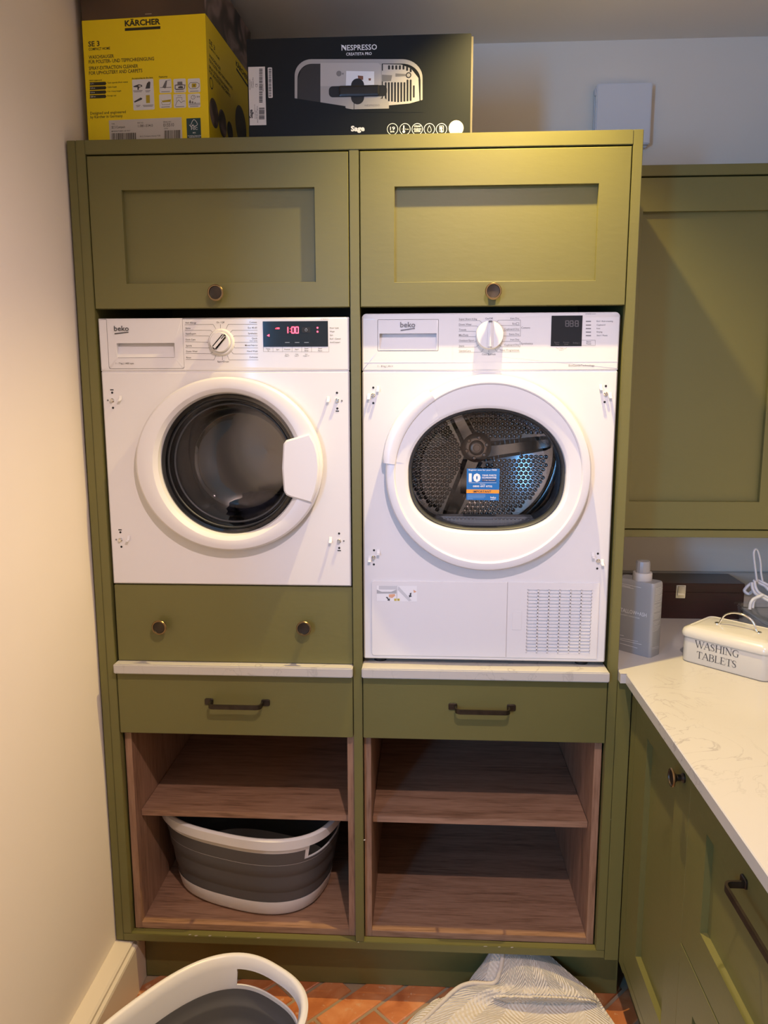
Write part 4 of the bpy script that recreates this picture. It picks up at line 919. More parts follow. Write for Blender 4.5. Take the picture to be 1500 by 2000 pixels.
# ------------------------------------------------------------------ black carton
NBM = mat('carton_black', (0.008, 0.010, 0.011), 0.45, bump=(10, 0.1), spec=0.2); YN = 0.03; PN = Pl((0, YN, 0), k=0.3)
nx0, nz1 = PN.at((481, 76)); nx1 = PN.at((921, 66))[0]
nb = thing('coffee_machine_box', 'black cardboard box with a printed silver coffee machine and white icons', 'box', ((nx0+nx1)/2, YN+0.15, ZT))
bm = B(); box(bm, nx0, nx1, YN, YN+0.31, ZT, nz1, 0.0015); part('carton', bm, NBM, nb, 40)
bm = B(); box(bm, nx1+0.0002, nx1+0.0045, YN+0.003, YN+0.25, ZT, nz1-0.006); part('closing_flap', bm, [mat('carton_edge', (0.10, 0.085, 0.065), 0.8)], nb)
bm = B(); nq = lambda *pts: [zN(*q) for q in pts]
def arc(cx, cy, rx, ry, a0, a1, n=10): return [(cx+rx*math.cos(math.radians(a0+(a1-a0)*k/n)), cy-ry*math.sin(math.radians(a0+(a1-a0)*k/n))) for k in range(n+1)]
sil = [(330, 450), (330, 320)]+arc(432, 305, 102, 100, 180, 90)+arc(985, 318, 125, 113, 90, 0)+[(1110, 460), (1098, 460), (1098, 330)]+arc(985, 330, 112, 98, 0, 90)+arc(435, 325, 88, 92, 90, 180)+[(346, 450)]
P_ = [Vector(PN.at(zN(*q))) for q in sil]
half = len(sil)//2
for k in range(half-1):
    flat(bm, PN, [P_[k], P_[k+1], P_[-2-k], P_[-1-k]], 0.0006, 1)
def npoly(mi, off, *pts): ppoly(bm, PN, nq(*pts), off, mi)
npoly(2, 0.0004, (350, 450), (350, 330), (370, 265), (420, 232), (487, 226), (487, 470), (420, 470))
npoly(4, 0.0005, (868, 236), (980, 238), (1040, 262), (1085, 320), (1092, 470), (868, 490))
npoly(1, 0.0008, (487, 215), (862, 215), (862, 440), (740, 500), (560, 505), (487, 500)); npoly(4, 0.0009, (487, 228), (840, 228), (856, 245), (856, 370), (487, 370))
npoly(5, 0.0012, (645, 277), (815, 280), (815, 362), (642, 368)); npoly(6, 0.0014, (715, 305), (748, 308), (748, 332), (718, 330)); npoly(6, 0.0014, (780, 322), (796, 322), (794, 336), (782, 336))
for q in ((600, 293, 0.006), (624, 294, 0.002)): pcirc(bm, PN, zN(q[0], q[1]), q[2], 0.0012, 7)
for k, (xa, ya, yb) in enumerate([(880+19*i, (346 if i < 7 else 330), 468-abs(i-4)*2) for i in range(9)]): 
    p = nq((xa, ya), (xa+11, ya), (xa+11, yb), (xa, yb)); a0, b1 = PN.at(p[0]); a1, b0 = PN.at(p[2]); flat(bm, PN, rrect(a0, a1, b0, b1, 0.0012, 3), 0.0009, 3)
for k in range(7):
    p = nq((900+22*k, 243+max(0, k-4)*8), (912+22*k, 268+max(0, k-4)*8)); a0, b1 = PN.at(p[0]); a1, b0 = PN.at(p[1]); flat(bm, PN, rrect(a0, a1, b0, b1, 0.001, 3), 0.0009, 3)
p = nq((1052, 365), (1062, 440)); a0, b1 = PN.at(p[0]); a1, b0 = PN.at(p[1]); flat(bm, PN, rrect(a0, a1, b0, b1, 0.0014, 3), 0.0009, 3)
npoly(4, 0.0010, (862, 275), (930, 280), (940, 298), (935, 325), (862, 325)); npoly(7, 0.0012, (862, 300), (925, 303), (918, 338), (862, 342)); pcirc(bm, PN, zN(1025, 303), 0.0062, 0.0011, 3); pcirc(bm, PN, zN(1025, 303), 0.004, 0.0012, 1); npoly(7, 0.0011, (945, 292), (1010, 296), (1010, 308), (945, 312))
npoly(1, 0.0010, (642, 486), (650, 462), (668, 446), (885, 446), (905, 470), (905, 512), (700, 514), (645, 505)); pline(bm, PN, nq((692, 446), (692, 512)), 0.0014, 0.0012, 3)
text(bm, PN, 'NESPRESSO', zN(758, 494), 12/3.125, zN(848, 494), bold=0.01, off=0.0013, mi=7)
# fade of the print into black at the bottom is part of the picture's lower edge
npoly(0, 0.0014, (320, 442), (640, 492), (640, 530), (320, 530)); npoly(0, 0.0013, (640, 512), (920, 506), (1115, 452), (1115, 530), (640, 530))
text(bm, PN, 'NESPRESSO', zN(616, 152), 32/3.125, zN(832, 152), bold=0.01, off=0.0006, mi=5); text(bm, PN, 'CREATISTA PRO', zN(644, 183), 17/3.125, zN(800, 183), bold=0.012, off=0.0006, mi=5)
ppoly(bm, PN, nq((611, 116), (630, 122), (645, 146), (638, 150), (624, 128)), 0.0007, 5)
text(bm, PN, 'Sage', zN(673, 644), 30/3.125, zN(757, 644), bold=0.045, off=0.0006, mi=5)
for k, x in enumerate((927, 1003, 1078, 1152, 1226)):
    pcirc(bm, PN, zN(x, 632), 0.0126, 0.0006, 5, 32, 0.0011)
text(bm, PN, '19', zN(912, 638), 20/3.125, zN(942, 638), bold=0.01, off=0.0007, mi=5); text(bm, PN, 'BAR', zN(914, 652), 9/3.125, zN(940, 652), bold=0.02, off=0.0007, mi=5)
pline(bm, PN, nq((996, 612), (996, 640)), 0.0026, 0.0007, 5); pcirc(bm, PN, zN(996, 647), 0.003, 0.0007, 5); text(bm, PN, '3 sec', zN(1004, 636), 8/3.125, zN(1026, 636), bold=0.01, off=0.0007, mi=5); text(bm, PN, '+', zN(984, 636), 8/3.125, off=0.0007, mi=5)
for s, y, a, b in (('STEAM', 620, 1060, 1098), ('CLEAN', 637, 1056, 1101), ('SYSTEM', 650, 1060, 1097)): text(bm, PN, s, zN(a, y), 10/3.125, zN(b, y), bold=0.02, off=0.0007, mi=5)
pline(bm, PN, nq((1152, 610), (1160, 624), (1164, 638), (1160, 648), (1152, 652), (1144, 648), (1140, 638), (1144, 624), (1152, 610)), 0.0009, 0.0007, 5)
pline(bm, PN, nq((1214, 612), (1238, 612), (1238, 648), (1214, 648), (1214, 612)), 0.0009, 0.0007, 5); pcirc(bm, PN, zN(1224, 626), 0.003, 0.0007, 5); ppoly(bm, PN, nq((1220, 630), (1228, 630), (1234, 652), (1222, 652)), 0.0007, 5)
part('printed_picture', bm, [NBM, mat('print_silver', (0.36, 0.34, 0.32), 0.4), mat('print_dark_tank', (0.02, 0.018, 0.017), 0.4), mat('print_black', (0.008, 0.008, 0.008), 0.4), mat('print_light_silver', (0.46, 0.43, 0.40), 0.4), PRINTW, mat('print_coffee', (0.20, 0.08, 0.04), 0.4), mat('print_mid_grey', (0.20, 0.19, 0.18), 0.4)], nb)
bm = B()                                          # punched carrying handle
a0, b1 = PN.at(zN(538, 371)); a1, b0 = PN.at(zN(893, 431)); flat(bm, PN, rrect(a0, a1, b0, b1, 0.009), 0.0018, 0)
pcirc(bm, PN, zN(714, 366), 0.0150, 0.0017, 0, 28); pcirc(bm, PN, zN(714, 438), 0.0150, 0.0017, 0, 28)
a0, b1 = PN.at(zN(600, 370)); a1, b0 = PN.at(zN(848, 428)); plate(bm, rrect(a0, a1, b0, b1, 0.004), PN, 0.0018, 0.012, 0.004, 1)
part('carry_handle', bm, [BLACK, mat('handle_black', (0.01, 0.01, 0.01), 0.3)], nb)
bm = B(); prect(bm, PN, zN(46, 253), zN(157, 607), 0.0006, 0); prect(bm, PN, zN(165, 256), zN(196, 441), 0.0006, 0, 0.002)
for (xa, xb, ya, yb) in ((113, 134, 262, 472), (112, 146, 502, 572), (171, 188, 264, 432)):
    y = ya
    while y < yb:
        wv = rb.choice((2, 3, 5)); prect(bm, PN, zN(xa, y), zN(xb, y+wv), 0.0009, 1); y += wv+rb.choice((2, 2, 4))
text(bm, PN, 'Sage', zN(73, 566), 20/3.125, None, bold=0.045, off=0.001, mi=1, rot=math.pi/2)
for x, y, s, c in ((60, 392, '0021614062431', 7), (70, 380, '12345678', 7), (80, 380, 'Creatista Pro', 8), (103, 376, 'CE', 13), (140, 400, 'Made in PRC', 6), (90, 570, 'www.sageappliances.com', 6), (99, 570, 'SNE 900 - BSS', 6), (107, 592, 'BREVILLE GROUP LIMITED', 6)):
    text(bm, PN, s, zN(x, y), c/3.125, None, bold=0.004, off=0.001, mi=1, rot=math.pi/2)
part('white_labels', bm, [mat('label_white', (0.62, 0.60, 0.58), 0.5), INK], nb)
bm = B(); pcirc(bm, PN, zN(1315, 626), 0.0168, 0.0010, 0, 36); pline(bm, PN, nq((1328, 592), (1328, 658)), 0.0005, 0.0013, 1); part('round_sticker', bm, [mat('seal_white', (0.66, 0.60, 0.50), 0.4), INKL], nb)

# ------------------------------------------------------------------ white box on the back wall
PM = Pl((0, 0.56, 0)); mx0, mz1 = PM.at((1166, 163)); mx1, mz0 = PM.at((1270, 281)); mx1 = PM.at((1275, 165))[0]
mb = thing('wall_control_box', 'white plastic control box fixed to the wall above the green cabinets', 'control box', ((mx0+mx1)/2, YB, mz0))
bm = B(); box(bm, mx0, mx1, 0.56, 0.578, mz0, mz1, 0.003); part('cover', bm, WHITE2, mb, 40)
bm = B(); box(bm, mx0-0.001, mx1-0.004, 0.5785, YB-0.0003, mz0-0.004, mz1-0.004, 0.002); part('back_plate', bm, WHITE2, mb, 40)
bm = B(); box(bm, mx0-0.0035, mx0-0.0002, 0.566, 0.576, mz1-0.030, mz1-0.012, 0.001); part('side_latch', bm, WHITE2, mb, 40)

# ------------------------------------------------------------------ wall cupboard on the right
YC = 0.27
wc = thing('wall_cupboard', 'olive green wall cupboard with recessed door panel above the worktop', 'cupboard', (0.98, 0.43, 1.203))
cx0 = XR0+0.0015; cx1 = XRW-0.002
P1('carcass', (cx0, cx1, YC+0.022, YB-0.001, 1.2045, 2.166), GREEN, wc); P1('top_rail', (cx0, cx1, YC, YC+0.0215, 2.1435, 2.170), GREEN, wc); P1('bottom_rail', (cx0, cx1, YC, YC+0.0215, 1.2035, 1.2235), GREEN, wc)
P1('stile', (cx0, cx0+0.022, YC, YC+0.0215, 1.2238, 2.1433), GREEN, wc); P1('stile', (1.145, cx1, YC, YC+0.0215, 1.2238, 2.1433), GREEN, wc)
bm = B(); shaker(bm, cx0+0.0245, 1.1425, 1.2265, 2.1395, 0.722, 1.070, 1.302, 2.057, YC+0.0005, 0.019); d = part('door', bm, GREEN, wc)
bm = B(); lathe(bm, [(0.006, 0), (0.005, -0.015), (0.012, -0.02), (0.014, -0.024), (0, -0.025)], (1.092, YC+0.0005, 1.725), 'y', 24); part('knob', bm, CHROME, d, 40)

# ------------------------------------------------------------------ worktop and base units on the right
XE, XF = 0.6590, 0.6815
wk = B()
outl = [(XR0+0.0012, -0.0215), (XE, -0.0215), (XE, -1.75), (XRW-0.001, -1.75), (XRW-0.001, YB-0.021), (XR0+0.0012, YB-0.021)]
e = 0.002
loft(wk, [[Vector((x, y, ZSB)) for x, y in outl], [Vector((x, y, ZST-e)) for x, y in outl], [Vector((x+(e if x < 1 else -e), y+(e if y < -1 else -e), ZST)) for x, y in outl]], True, True, True)
tag(part('worktop', wk, QUARTZ, None, 30, origin=(0.99, -0.6, ZSB)), 'long pale veined quartz worktop along the right side', 'worktop')
def shaker_x(bm, ya, yb, z0, z1, pa, pb, pz0, pz1, xf, th=0.02, rec=0.0135):
    rect = lambda a, b, c, d, x: [Vector((x, a, c)), Vector((x, b, c)), Vector((x, b, d)), Vector((x, a, d))]
    e = 0.0012
    loft(bm, [rect(ya, yb, z0, z1, xf+th), rect(ya, yb, z0, z1, xf+e), rect(ya+e, yb-e, z0+e, z1-e, xf), rect(pa, pb, pz0, pz1, xf), rect(pa, pb, pz0, pz1, xf+rec)], True, True, True)
b1 = thing('base_cabinet', 'olive green base cabinet with one knobbed shaker door next to the appliance tower', 'cabinet', (1.0, -0.22, FL))
P1('carcass', (XF+0.022, XRW-0.002, -0.438, 0.0655, 0.10, ZSB-0.001), GREEN, b1)
P1('stile', (XF, XF+0.0215, -0.047, -0.0035, ZRB-0.005, ZSB-0.001), GREEN, b1); P1('bottom_rail', (XF, XF+0.0215, -0.438, -0.0475, 0.128, 0.1535), GREEN, b1)
bm = B(); shaker_x(bm, -0.4365, -0.0495, 0.1555, ZSB-0.0035, -0.350, -0.147, 0.252, 0.812, XF-0.001); d = part('door', bm, GREEN, b1)
inst('knob', KNOBX, d, (XF-0.001, -0.398, 0.848))
b2 = thing('drawer_cabinet', 'olive green drawer cabinet with a long dark bow handle under the worktop', 'cabinet', (1.0, -0.85, FL))
P1('carcass', (XF+0.022, XRW-0.002, -1.25, -0.4395, 0.10, ZSB-0.001), GREEN, b2); P1('bottom_rail', (XF, XF+0.0215, -1.25, -0.4395, 0.128, 0.1535), GREEN, b2)
bm = B(); shaker_x(bm, -1.24, -0.4415, 0.5245, ZSB-0.0035, -1.145, -0.534, 0.614, 0.812, XF-0.003); d = part('drawer_front', bm, GREEN, b2)
inst('handle', HANDLEY, d, (XF-0.003, -0.795, 0.832))
bm = B(); shaker_x(bm, -1.24, -0.4415, 0.1555, 0.5215, -1.145, -0.525, 0.245, 0.432, XF-0.003); d = part('drawer_front', bm, GREEN, b2)
inst('handle', HANDLEY, d, (XF-0.003, -0.795, 0.47))
b3 = thing('base_cabinet', 'olive green base cabinet beside the drawer cabinet', 'cabinet', (1.0, -1.5, FL))
P1('carcass', (XF, XRW-0.002, -1.74, -1.2515, 0.10, ZSB-0.001), GREEN, b3)
for b_, ya, yb in ((b1, -0.438, 0.0655), (b2, -1.25, -0.4395), (b3, -1.74, -1.2515)): P1('plinth', (0.735, 0.755, ya, yb, FL, 0.0995), GREEN, b_)

# ------------------------------------------------------------------ things on the worktop
# fabric conditioner bottle
bl = thing('bottle', 'tall grey rectangular laundry bottle with clear cap standing on the worktop', 'bottle', (0.722, 0.148, ZST))
be = Vector((0.063, -0.060, 0)).normalized(); bn = Vector((be.y, -be.x, 0)) * -1           # along the front face / backwards
bn = Vector((0.69, 0.724, 0)).normalized(); bn = (bn-be*bn.dot(be)).normalized()
bO = Vector((0.748, 0.089, ZST)); bW, bD_, bH = 0.108, 0.052, 0.196
BOT = mat('bottle_grey', (0.27, 0.275, 0.275), 0.42)
bm = B(); loops = []
rr = rrect(-bW, 0, 0, bD_, 0.008, 4)
cxm, czm = -bW/2, bD_/2
for s, z in ((0.96, 0.0), (1.0, 0.003), (1.0, bH-0.012), (0.97, bH-0.004), (0.90, bH), ):
    loops.append([bO+be*(cxm+(a-cxm)*(1-(1-s)*(0.4 if abs(a-cxm) > 0.03 else 1)))+bn*(czm+(b-czm)*s)+Vector((0, 0, z)) for a, b in rr])
loft(bm, loops, True, True, True); part('body', bm, BOT, bl, 50)
bc = bO+be*(-0.047)+bn*(bD_/2)
CAPM = mat('cap_frosted', (0.55, 0.54, 0.52), 0.25); CAPM.node_tree.nodes['Principled BSDF'].inputs['Transmission Weight'].default_value = 0.55
NECK = mat('cap_collar', (0.46, 0.44, 0.41), 0.4)
bm = B(); lathe(bm, [(0.024, bH-0.001), (0.0245, bH+0.004), (0.0245, bH+0.017), (0.0235, bH+0.020), (0.0175, bH+0.020)], (bc.x, bc.y, ZST), 'z', 32); part('collar', bm, NECK, bl, 40)
bm = B(); lathe(bm, [(0.0182, bH+0.0195), (0.0180, bH+0.045), (0.0165, bH+0.0495), (0.0, bH+0.0505)], (bc.x, bc.y, ZST), 'z', 14); part('cap', bm, CAPM, bl, 20)
PB = Pl(bO-bn*0.0001, be); PBs = Pl(bO+be*0.0, bn)
bm = B(); text(bm, PB, 'TALLOW+ASH', zC(150, 722), 34/4.69, zC(388, 780), bold=0.008, off=0.0006)
text(bm, PB, 'LAUNDRY CONDITIONER', zC(152, 752), 11/4.69, zC(326, 790), bold=0.004, off=0.0006)
for (x0, y0, x1, y1) in ((160, 466, 338, 506), (160, 480, 240, 500), (160, 492, 270, 514), (145, 938, 178, 944), (145, 966, 310, 998), (145, 980, 342, 1026), (145, 1012, 304, 1058)): pline(bm, PB, [zC(x0, y0), zC(x1, y1)], 0.0011, 0.0006)
text(bm, PBs, 'TALLOW+ASH', zC(470, 522), 8/4.69, zC(520, 508), bold=0.004, off=0.0006)
for k in range(28):
    if k in (9, 15, 20): continue
    y = 530+14*k; x = 468-k*1.0; pline(bm, PBs, [zC(x, y), zC(x+66-(k % 4)*6, y-17)], 0.0007, 0.0006)
for y in (1056, 1068): pline(bm, PBs, [zC(436, y), zC(498, y-14)], 0.0008, 0.0006)
part('lettering', bm, mat('bottle_print', (0.62, 0.62, 0.62), 0.5), bl, kind='stuff')
# washing tablet tin
TIN = mat('tin_enamel', (0.56, 0.55, 0.50), 0.2, coat=0.4)
tn = thing('storage_tin', 'pale enamel tin lettered washing tablets with a wire handle on its lid', 'tin', (0.955, 0.06, ZST))
tA = Vector((0.820, 0.082, ZST)); te = Vector((0.150, -0.150, 0)).normalized(); tb = Vector((-te.y, te.x, 0)); tL, tW = 0.218, 0.148
def tin_loop(g, z, r):
    return [tA+te*a+tb*b+Vector((0, 0, z*1.13)) for a, b in rrect(-g, tL+g, -g, tW+g, r, 6)]
bm = B(); loft(bm, [tin_loop(-0.006, 0.0, 0.016), tin_loop(-0.001, 0.0015, 0.020), tin_loop(0.0, 0.004, 0.020), tin_loop(0.0, 0.062, 0.020)], True, True, True); part('body', bm, TIN, tn, 50)
bm = B(); loft(bm, [tin_loop(0.0015, 0.0600, 0.021), tin_loop(0.0045, 0.0600, 0.024), tin_loop(0.0050, 0.0625, 0.024), tin_loop(0.0050, 0.068, 0.024), tin_loop(0.0015, 0.0755, 0.022), tin_loop(-0.0105, 0.0815, 0.016), tin_loop(-0.013, 0.0800, 0.014), tin_loop(-0.018, 0.0815, 0.012), tin_loop(-0.026, 0.0835, 0.010)], True, True, True)
lid = part('lid', bm, TIN, tn, 40)
bm = B(); tc_ = tA+te*(tL/2)+tb*(tW/2)+Vector((0, 0, 0.0955)); hv = te
pts = [tc_+hv*(-0.052)+Vector((0, 0, 0.0008)), tc_+hv*(-0.046)+Vector((0, 0, 0.0012))]+[tc_+hv*(-0.042*math.cos(math.pi*k/14))+Vector((0, 0, 0.003+0.034*math.sin(math.pi*k/14)**0.8)) for k in range(1, 14)]+[tc_+hv*0.046+Vector((0, 0, 0.0012)), tc_+hv*0.052+Vector((0, 0, 0.0008))]
tube(bm, pts, 0.0026, 10)
for s in (-1, 1): lathe(bm, [(0.0062, -0.001), (0.0062, 0.001), (0.004, 0.0022), (0, 0.0026)], tc_+hv*(s*0.052), 'z', 16)
part('wire_handle', bm, CHROME, lid, 50)
# serif capitals drawn as strokes: thick and thin stems with small serifs
SERIF = {
 'W': (1.32, [((0.02, 1), (0.40, 0), .12), ((0.40, 0), (0.66, 0.95), .05), ((0.62, 1), (0.95, 0), .12), ((0.95, 0), (1.28, 1), .05), ((-0.08, 1), (0.22, 1), .04), ((0.52, 1), (0.80, 1), .04), ((1.14, 1), (1.40, 1), .04)]),
 'A': (0.98, [((0.08, 0), (0.48, 1), .05), ((0.48, 1), (0.88, 0), .13), ((0.22, 0.36), (0.74, 0.36), .045), ((-0.04, 0), (0.24, 0), .04), ((0.70, 0), (1.04, 0), .04)]),
 'S': (0.72, [((0.60, 0.74), (0.58, 0.88), .04), ((0.58, 0.88), (0.40, 0.98), .05), ((0.40, 0.98), (0.20, 0.95), .06), ((0.20, 0.95), (0.09, 0.80), .09), ((0.09, 0.80), (0.15, 0.63), .11), ((0.15, 0.63), (0.48, 0.44), .13), ((0.48, 0.44), (0.59, 0.26), .11), ((0.59, 0.26), (0.50, 0.08), .09), ((0.50, 0.08), (0.30, 0.02), .06), ((0.30, 0.02), (0.11, 0.10), .05), ((0.11, 0.10), (0.07, 0.28), .04)]),
 'H': (1.02, [((0.17, 0), (0.17, 1), .13), ((0.85, 0), (0.85, 1), .13), ((0.17, 0.52), (0.85, 0.52), .045)]+[((x-0.16, y), (x+0.16, y), .04) for x in (0.17, 0.85) for y in (0, 1)]),
 'I': (0.46, [((0.22, 0), (0.22, 1), .13), ((0.05, 0), (0.39, 0), .04), ((0.05, 1), (0.39, 1), .04)]),
 'N': (1.04, [((0.17, 0), (0.17, 1), .05), ((0.15, 1), (0.86, 0.02), .13), ((0.86, 0), (0.86, 1), .05), ((0.0, 0), (0.34, 0), .04), ((0.0, 1), (0.20, 1), .04), ((0.70, 1), (1.02, 1), .04)]),
 'G': (1.02, [((0.84, 0.72), (0.83, 0.88), .04), ((0.83, 0.88), (0.56, 0.98), .05), ((0.56, 0.98), (0.28, 0.90), .07), ((0.28, 0.90), (0.11, 0.68), .11), ((0.11, 0.68), (0.09, 0.40), .13), ((0.09, 0.40), (0.22, 0.13), .11), ((0.22, 0.13), (0.50, 0.02), .07), ((0.50, 0.02), (0.80, 0.08), .06), ((0.80, 0.08), (0.80, 0.42), .12), ((0.64, 0.43), (0.96, 0.43), .04)]),
 'T': (0.86, [((0.42, 0), (0.42, 1), .13), ((0.03, 0.985), (0.81, 0.985), .05), ((0.04, 0.98), (0.02, 0.76), .04), ((0.80, 0.98), (0.82, 0.76), .04), ((0.26, 0), (0.58, 0), .04)]),
 'B': (0.88, [((0.17, 0), (0.17, 1), .13), ((0.02, 1), (0.50, 0.985), .045), ((0.50, 0.985), (0.67, 0.88), .08), ((0.67, 0.88), (0.67, 0.66), .11), ((0.67, 0.66), (0.50, 0.54), .08), ((0.17, 0.53), (0.54, 0.53), .045), ((0.54, 0.53), (0.75, 0.40), .08), ((0.75, 0.40), (0.75, 0.14), .12), ((0.75, 0.14), (0.55, 0.02), .08), ((0.02, 0.01), (0.56, 0.015), .045)]),
 'L': (0.82, [((0.17, 0), (0.17, 1), .13), ((0.01, 1), (0.33, 1), .04), ((0.01, 0.015), (0.72, 0.015), .045), ((0.72, 0.01), (0.77, 0.26), .04)]),
 'E': (0.86, [((0.17, 0), (0.17, 1), .13), ((0.01, 0.985), (0.70, 0.985), .045), ((0.70, 0.99), (0.72, 0.78), .04), ((0.17, 0.53), (0.54, 0.53), .045), ((0.54, 0.64), (0.54, 0.42), .04), ((0.01, 0.015), (0.74, 0.015), .045), ((0.74, 0.01), (0.79, 0.25), .04)])}
PT = Pl(tA, te)
bm = B()
for s, q0, q1, cap in (('WASHING', (834, 1047), (1236, 1150), 62), ('TABLETS', (846, 1140), (1212, 1250), 62)):
    a0, b0 = PT.at(zC(*q0)); a1, b1_ = PT.at(zC(*q1)); h = PT.at(zC(q0[0], q0[1]-cap))[1]-b0
    b0 = (b0+b1_)/2
    tot = sum(SERIF[c][0] for c in s); k = (a1-a0)/tot; x = a0
    for c in s:
        for n_, (p, q, wd) in enumerate(SERIF[c][1]):
            P0 = Vector((x+p[0]*k, b0+p[1]*h)); P1_ = Vector((x+q[0]*k, b0+q[1]*h)); d = (P1_-P0).normalized(); nn = Vector((-d.y, d.x))*wd*h*0.5; d = d*wd*h*0.15
            flat(bm, PT, [P0-nn-d, P1_-nn+d, P1_+nn+d, P0+nn-d], 0.0006+n_*0.00002)
        x += SERIF[c][0]*k
part('lettering', bm, INK, tn)
# dark red wooden case
rc = thing('wooden_case', 'dark red wooden case with a metal clasp at the back of the worktop', 'case', (0.95, 0.51, ZST))
RW = mat('dark_red_wood', (0.020, 0.0022, 0.0030), 0.3, vary=(20, 0.3, (1, 1, 6)))
rx0, rx1, ry0, ry1, rz = 0.70, 1.122, 0.447, 0.575, 1.030
bm = B(); box(bm, rx0, rx1, ry0, ry1, ZST, rz-0.028, 0.0015); part('case_base', bm, RW, rc, 40)
bm = B(); box(bm, rx0, rx1, ry0, ry1, rz-0.0275, rz, 0.0015); part('case_lid', bm, RW, rc, 40)
PRc = Pl((0, ry0, 0)); a0, b1_ = PRc.at(zC(659, 480)); a1, b0 = PRc.at(zC(741, 602))
bm = B(); plate(bm, rrect(a0, a1, b0, b1_, 0.002, 3), PRc, 0, 0.0015, 0.0005); plate(bm, rrect(a0+0.004, a1-0.004, b0+0.006, b1_-0.002, 0.002, 3), PRc, 0.001, 0.004, 0.001, 1)
box(bm, a0+0.004, a1-0.004, ry0-0.007, ry0-0.003, b0+0.008, b0+0.014, 0.001); part('clasp', bm, [CHROME, CHROME], rc, 40)
# clear tub of plastic-coated hangers in the corner
tb_ = thing('clear_tub', 'clear plastic tub in the worktop corner holding pale hangers', 'tub', (1.20, 0.30, ZST))
CLR = thin_glass('clear_plastic', (0.88, 0.92, 0.96), 1.0, 0.05)
bm = B(); tl_ = lambda g, z: [Vector((x, y, ZST+z)) for x, y in rrect(1.085-g, 1.315, 0.19-g, 0.42+g, 0.02, 5)]
loft(bm, [tl_(-0.008, 0.0005), tl_(0.0, 0.055), tl_(0.006, 0.057), tl_(0.006, 0.061), tl_(-0.002, 0.060), tl_(-0.010, 0.004)], True, True, True)
part('tub', bm, CLR, tb_, 40)
HG = mat('hanger_plastic', (0.52, 0.55, 0.60), 0.35)
def hanger(label, pts, r=0.0042, dbl=0.0):
    h = thing('hanger', label, 'hanger', tuple(Vector(pts[0])), 'hangers in the clear tub')
    bm = B(); tube(bm, spline(pts, 8), r, 8); part('wire', bm, HG, h, 60)
    if dbl:
        bm = B(); tube(bm, spline([Vector(p)+Vector((dbl, 0.004, 0.003)) for p in pts], 8), r, 8); part('wire', bm, HG, h, 60)
PH = lambda u, v, y: tuple(Pl((0, y, 0)).W((u, v)))
hanger('pale hanger whose long thin hook stands upright out of the clear tub', [PH(1478, 1136, 0.30), PH(1476, 1118, 0.30), PH(1473, 1095, 0.30), PH(1472, 1080, 0.30), PH(1475, 1073, 0.305), PH(1480, 1077, 0.31), PH(1485, 1098, 0.312), PH(1486, 1118, 0.312), PH(1490, 1140, 0.312)], 0.0032)
hanger('pale double-wire hanger curling over the rim of the clear tub', [PH(1468, 1138, 0.28), PH(1470, 1150, 0.27), PH(1476, 1160, 0.262), PH(1488, 1167, 0.258), PH(1502, 1174, 0.254), PH(1530, 1188, 0.25)], 0.0045, 0.009)
hanger('pale double-wire hanger lying across the top of the clear tub', [PH(1471, 1134, 0.32), PH(1482, 1139, 0.31), PH(1494, 1145, 0.30), PH(1502, 1153, 0.29), PH(1520, 1165, 0.28)], 0.0045, 0.008)
hanger('pale hanger sloping down at the end of the clear tub nearest the wooden case', [PH(1467, 1139, 0.34), PH(1459, 1146, 0.34), PH(1454, 1154, 0.335), PH(1462, 1160, 0.33), PH(1470, 1155, 0.325)], 0.0045)
hanger('pale hanger standing upright inside the clear tub', [PH(1484, 1165, 0.24), PH(1472, 1170, 0.235), PH(1466, 1178, 0.232), PH(1464, 1190, 0.23)], 0.0045, 0.009)

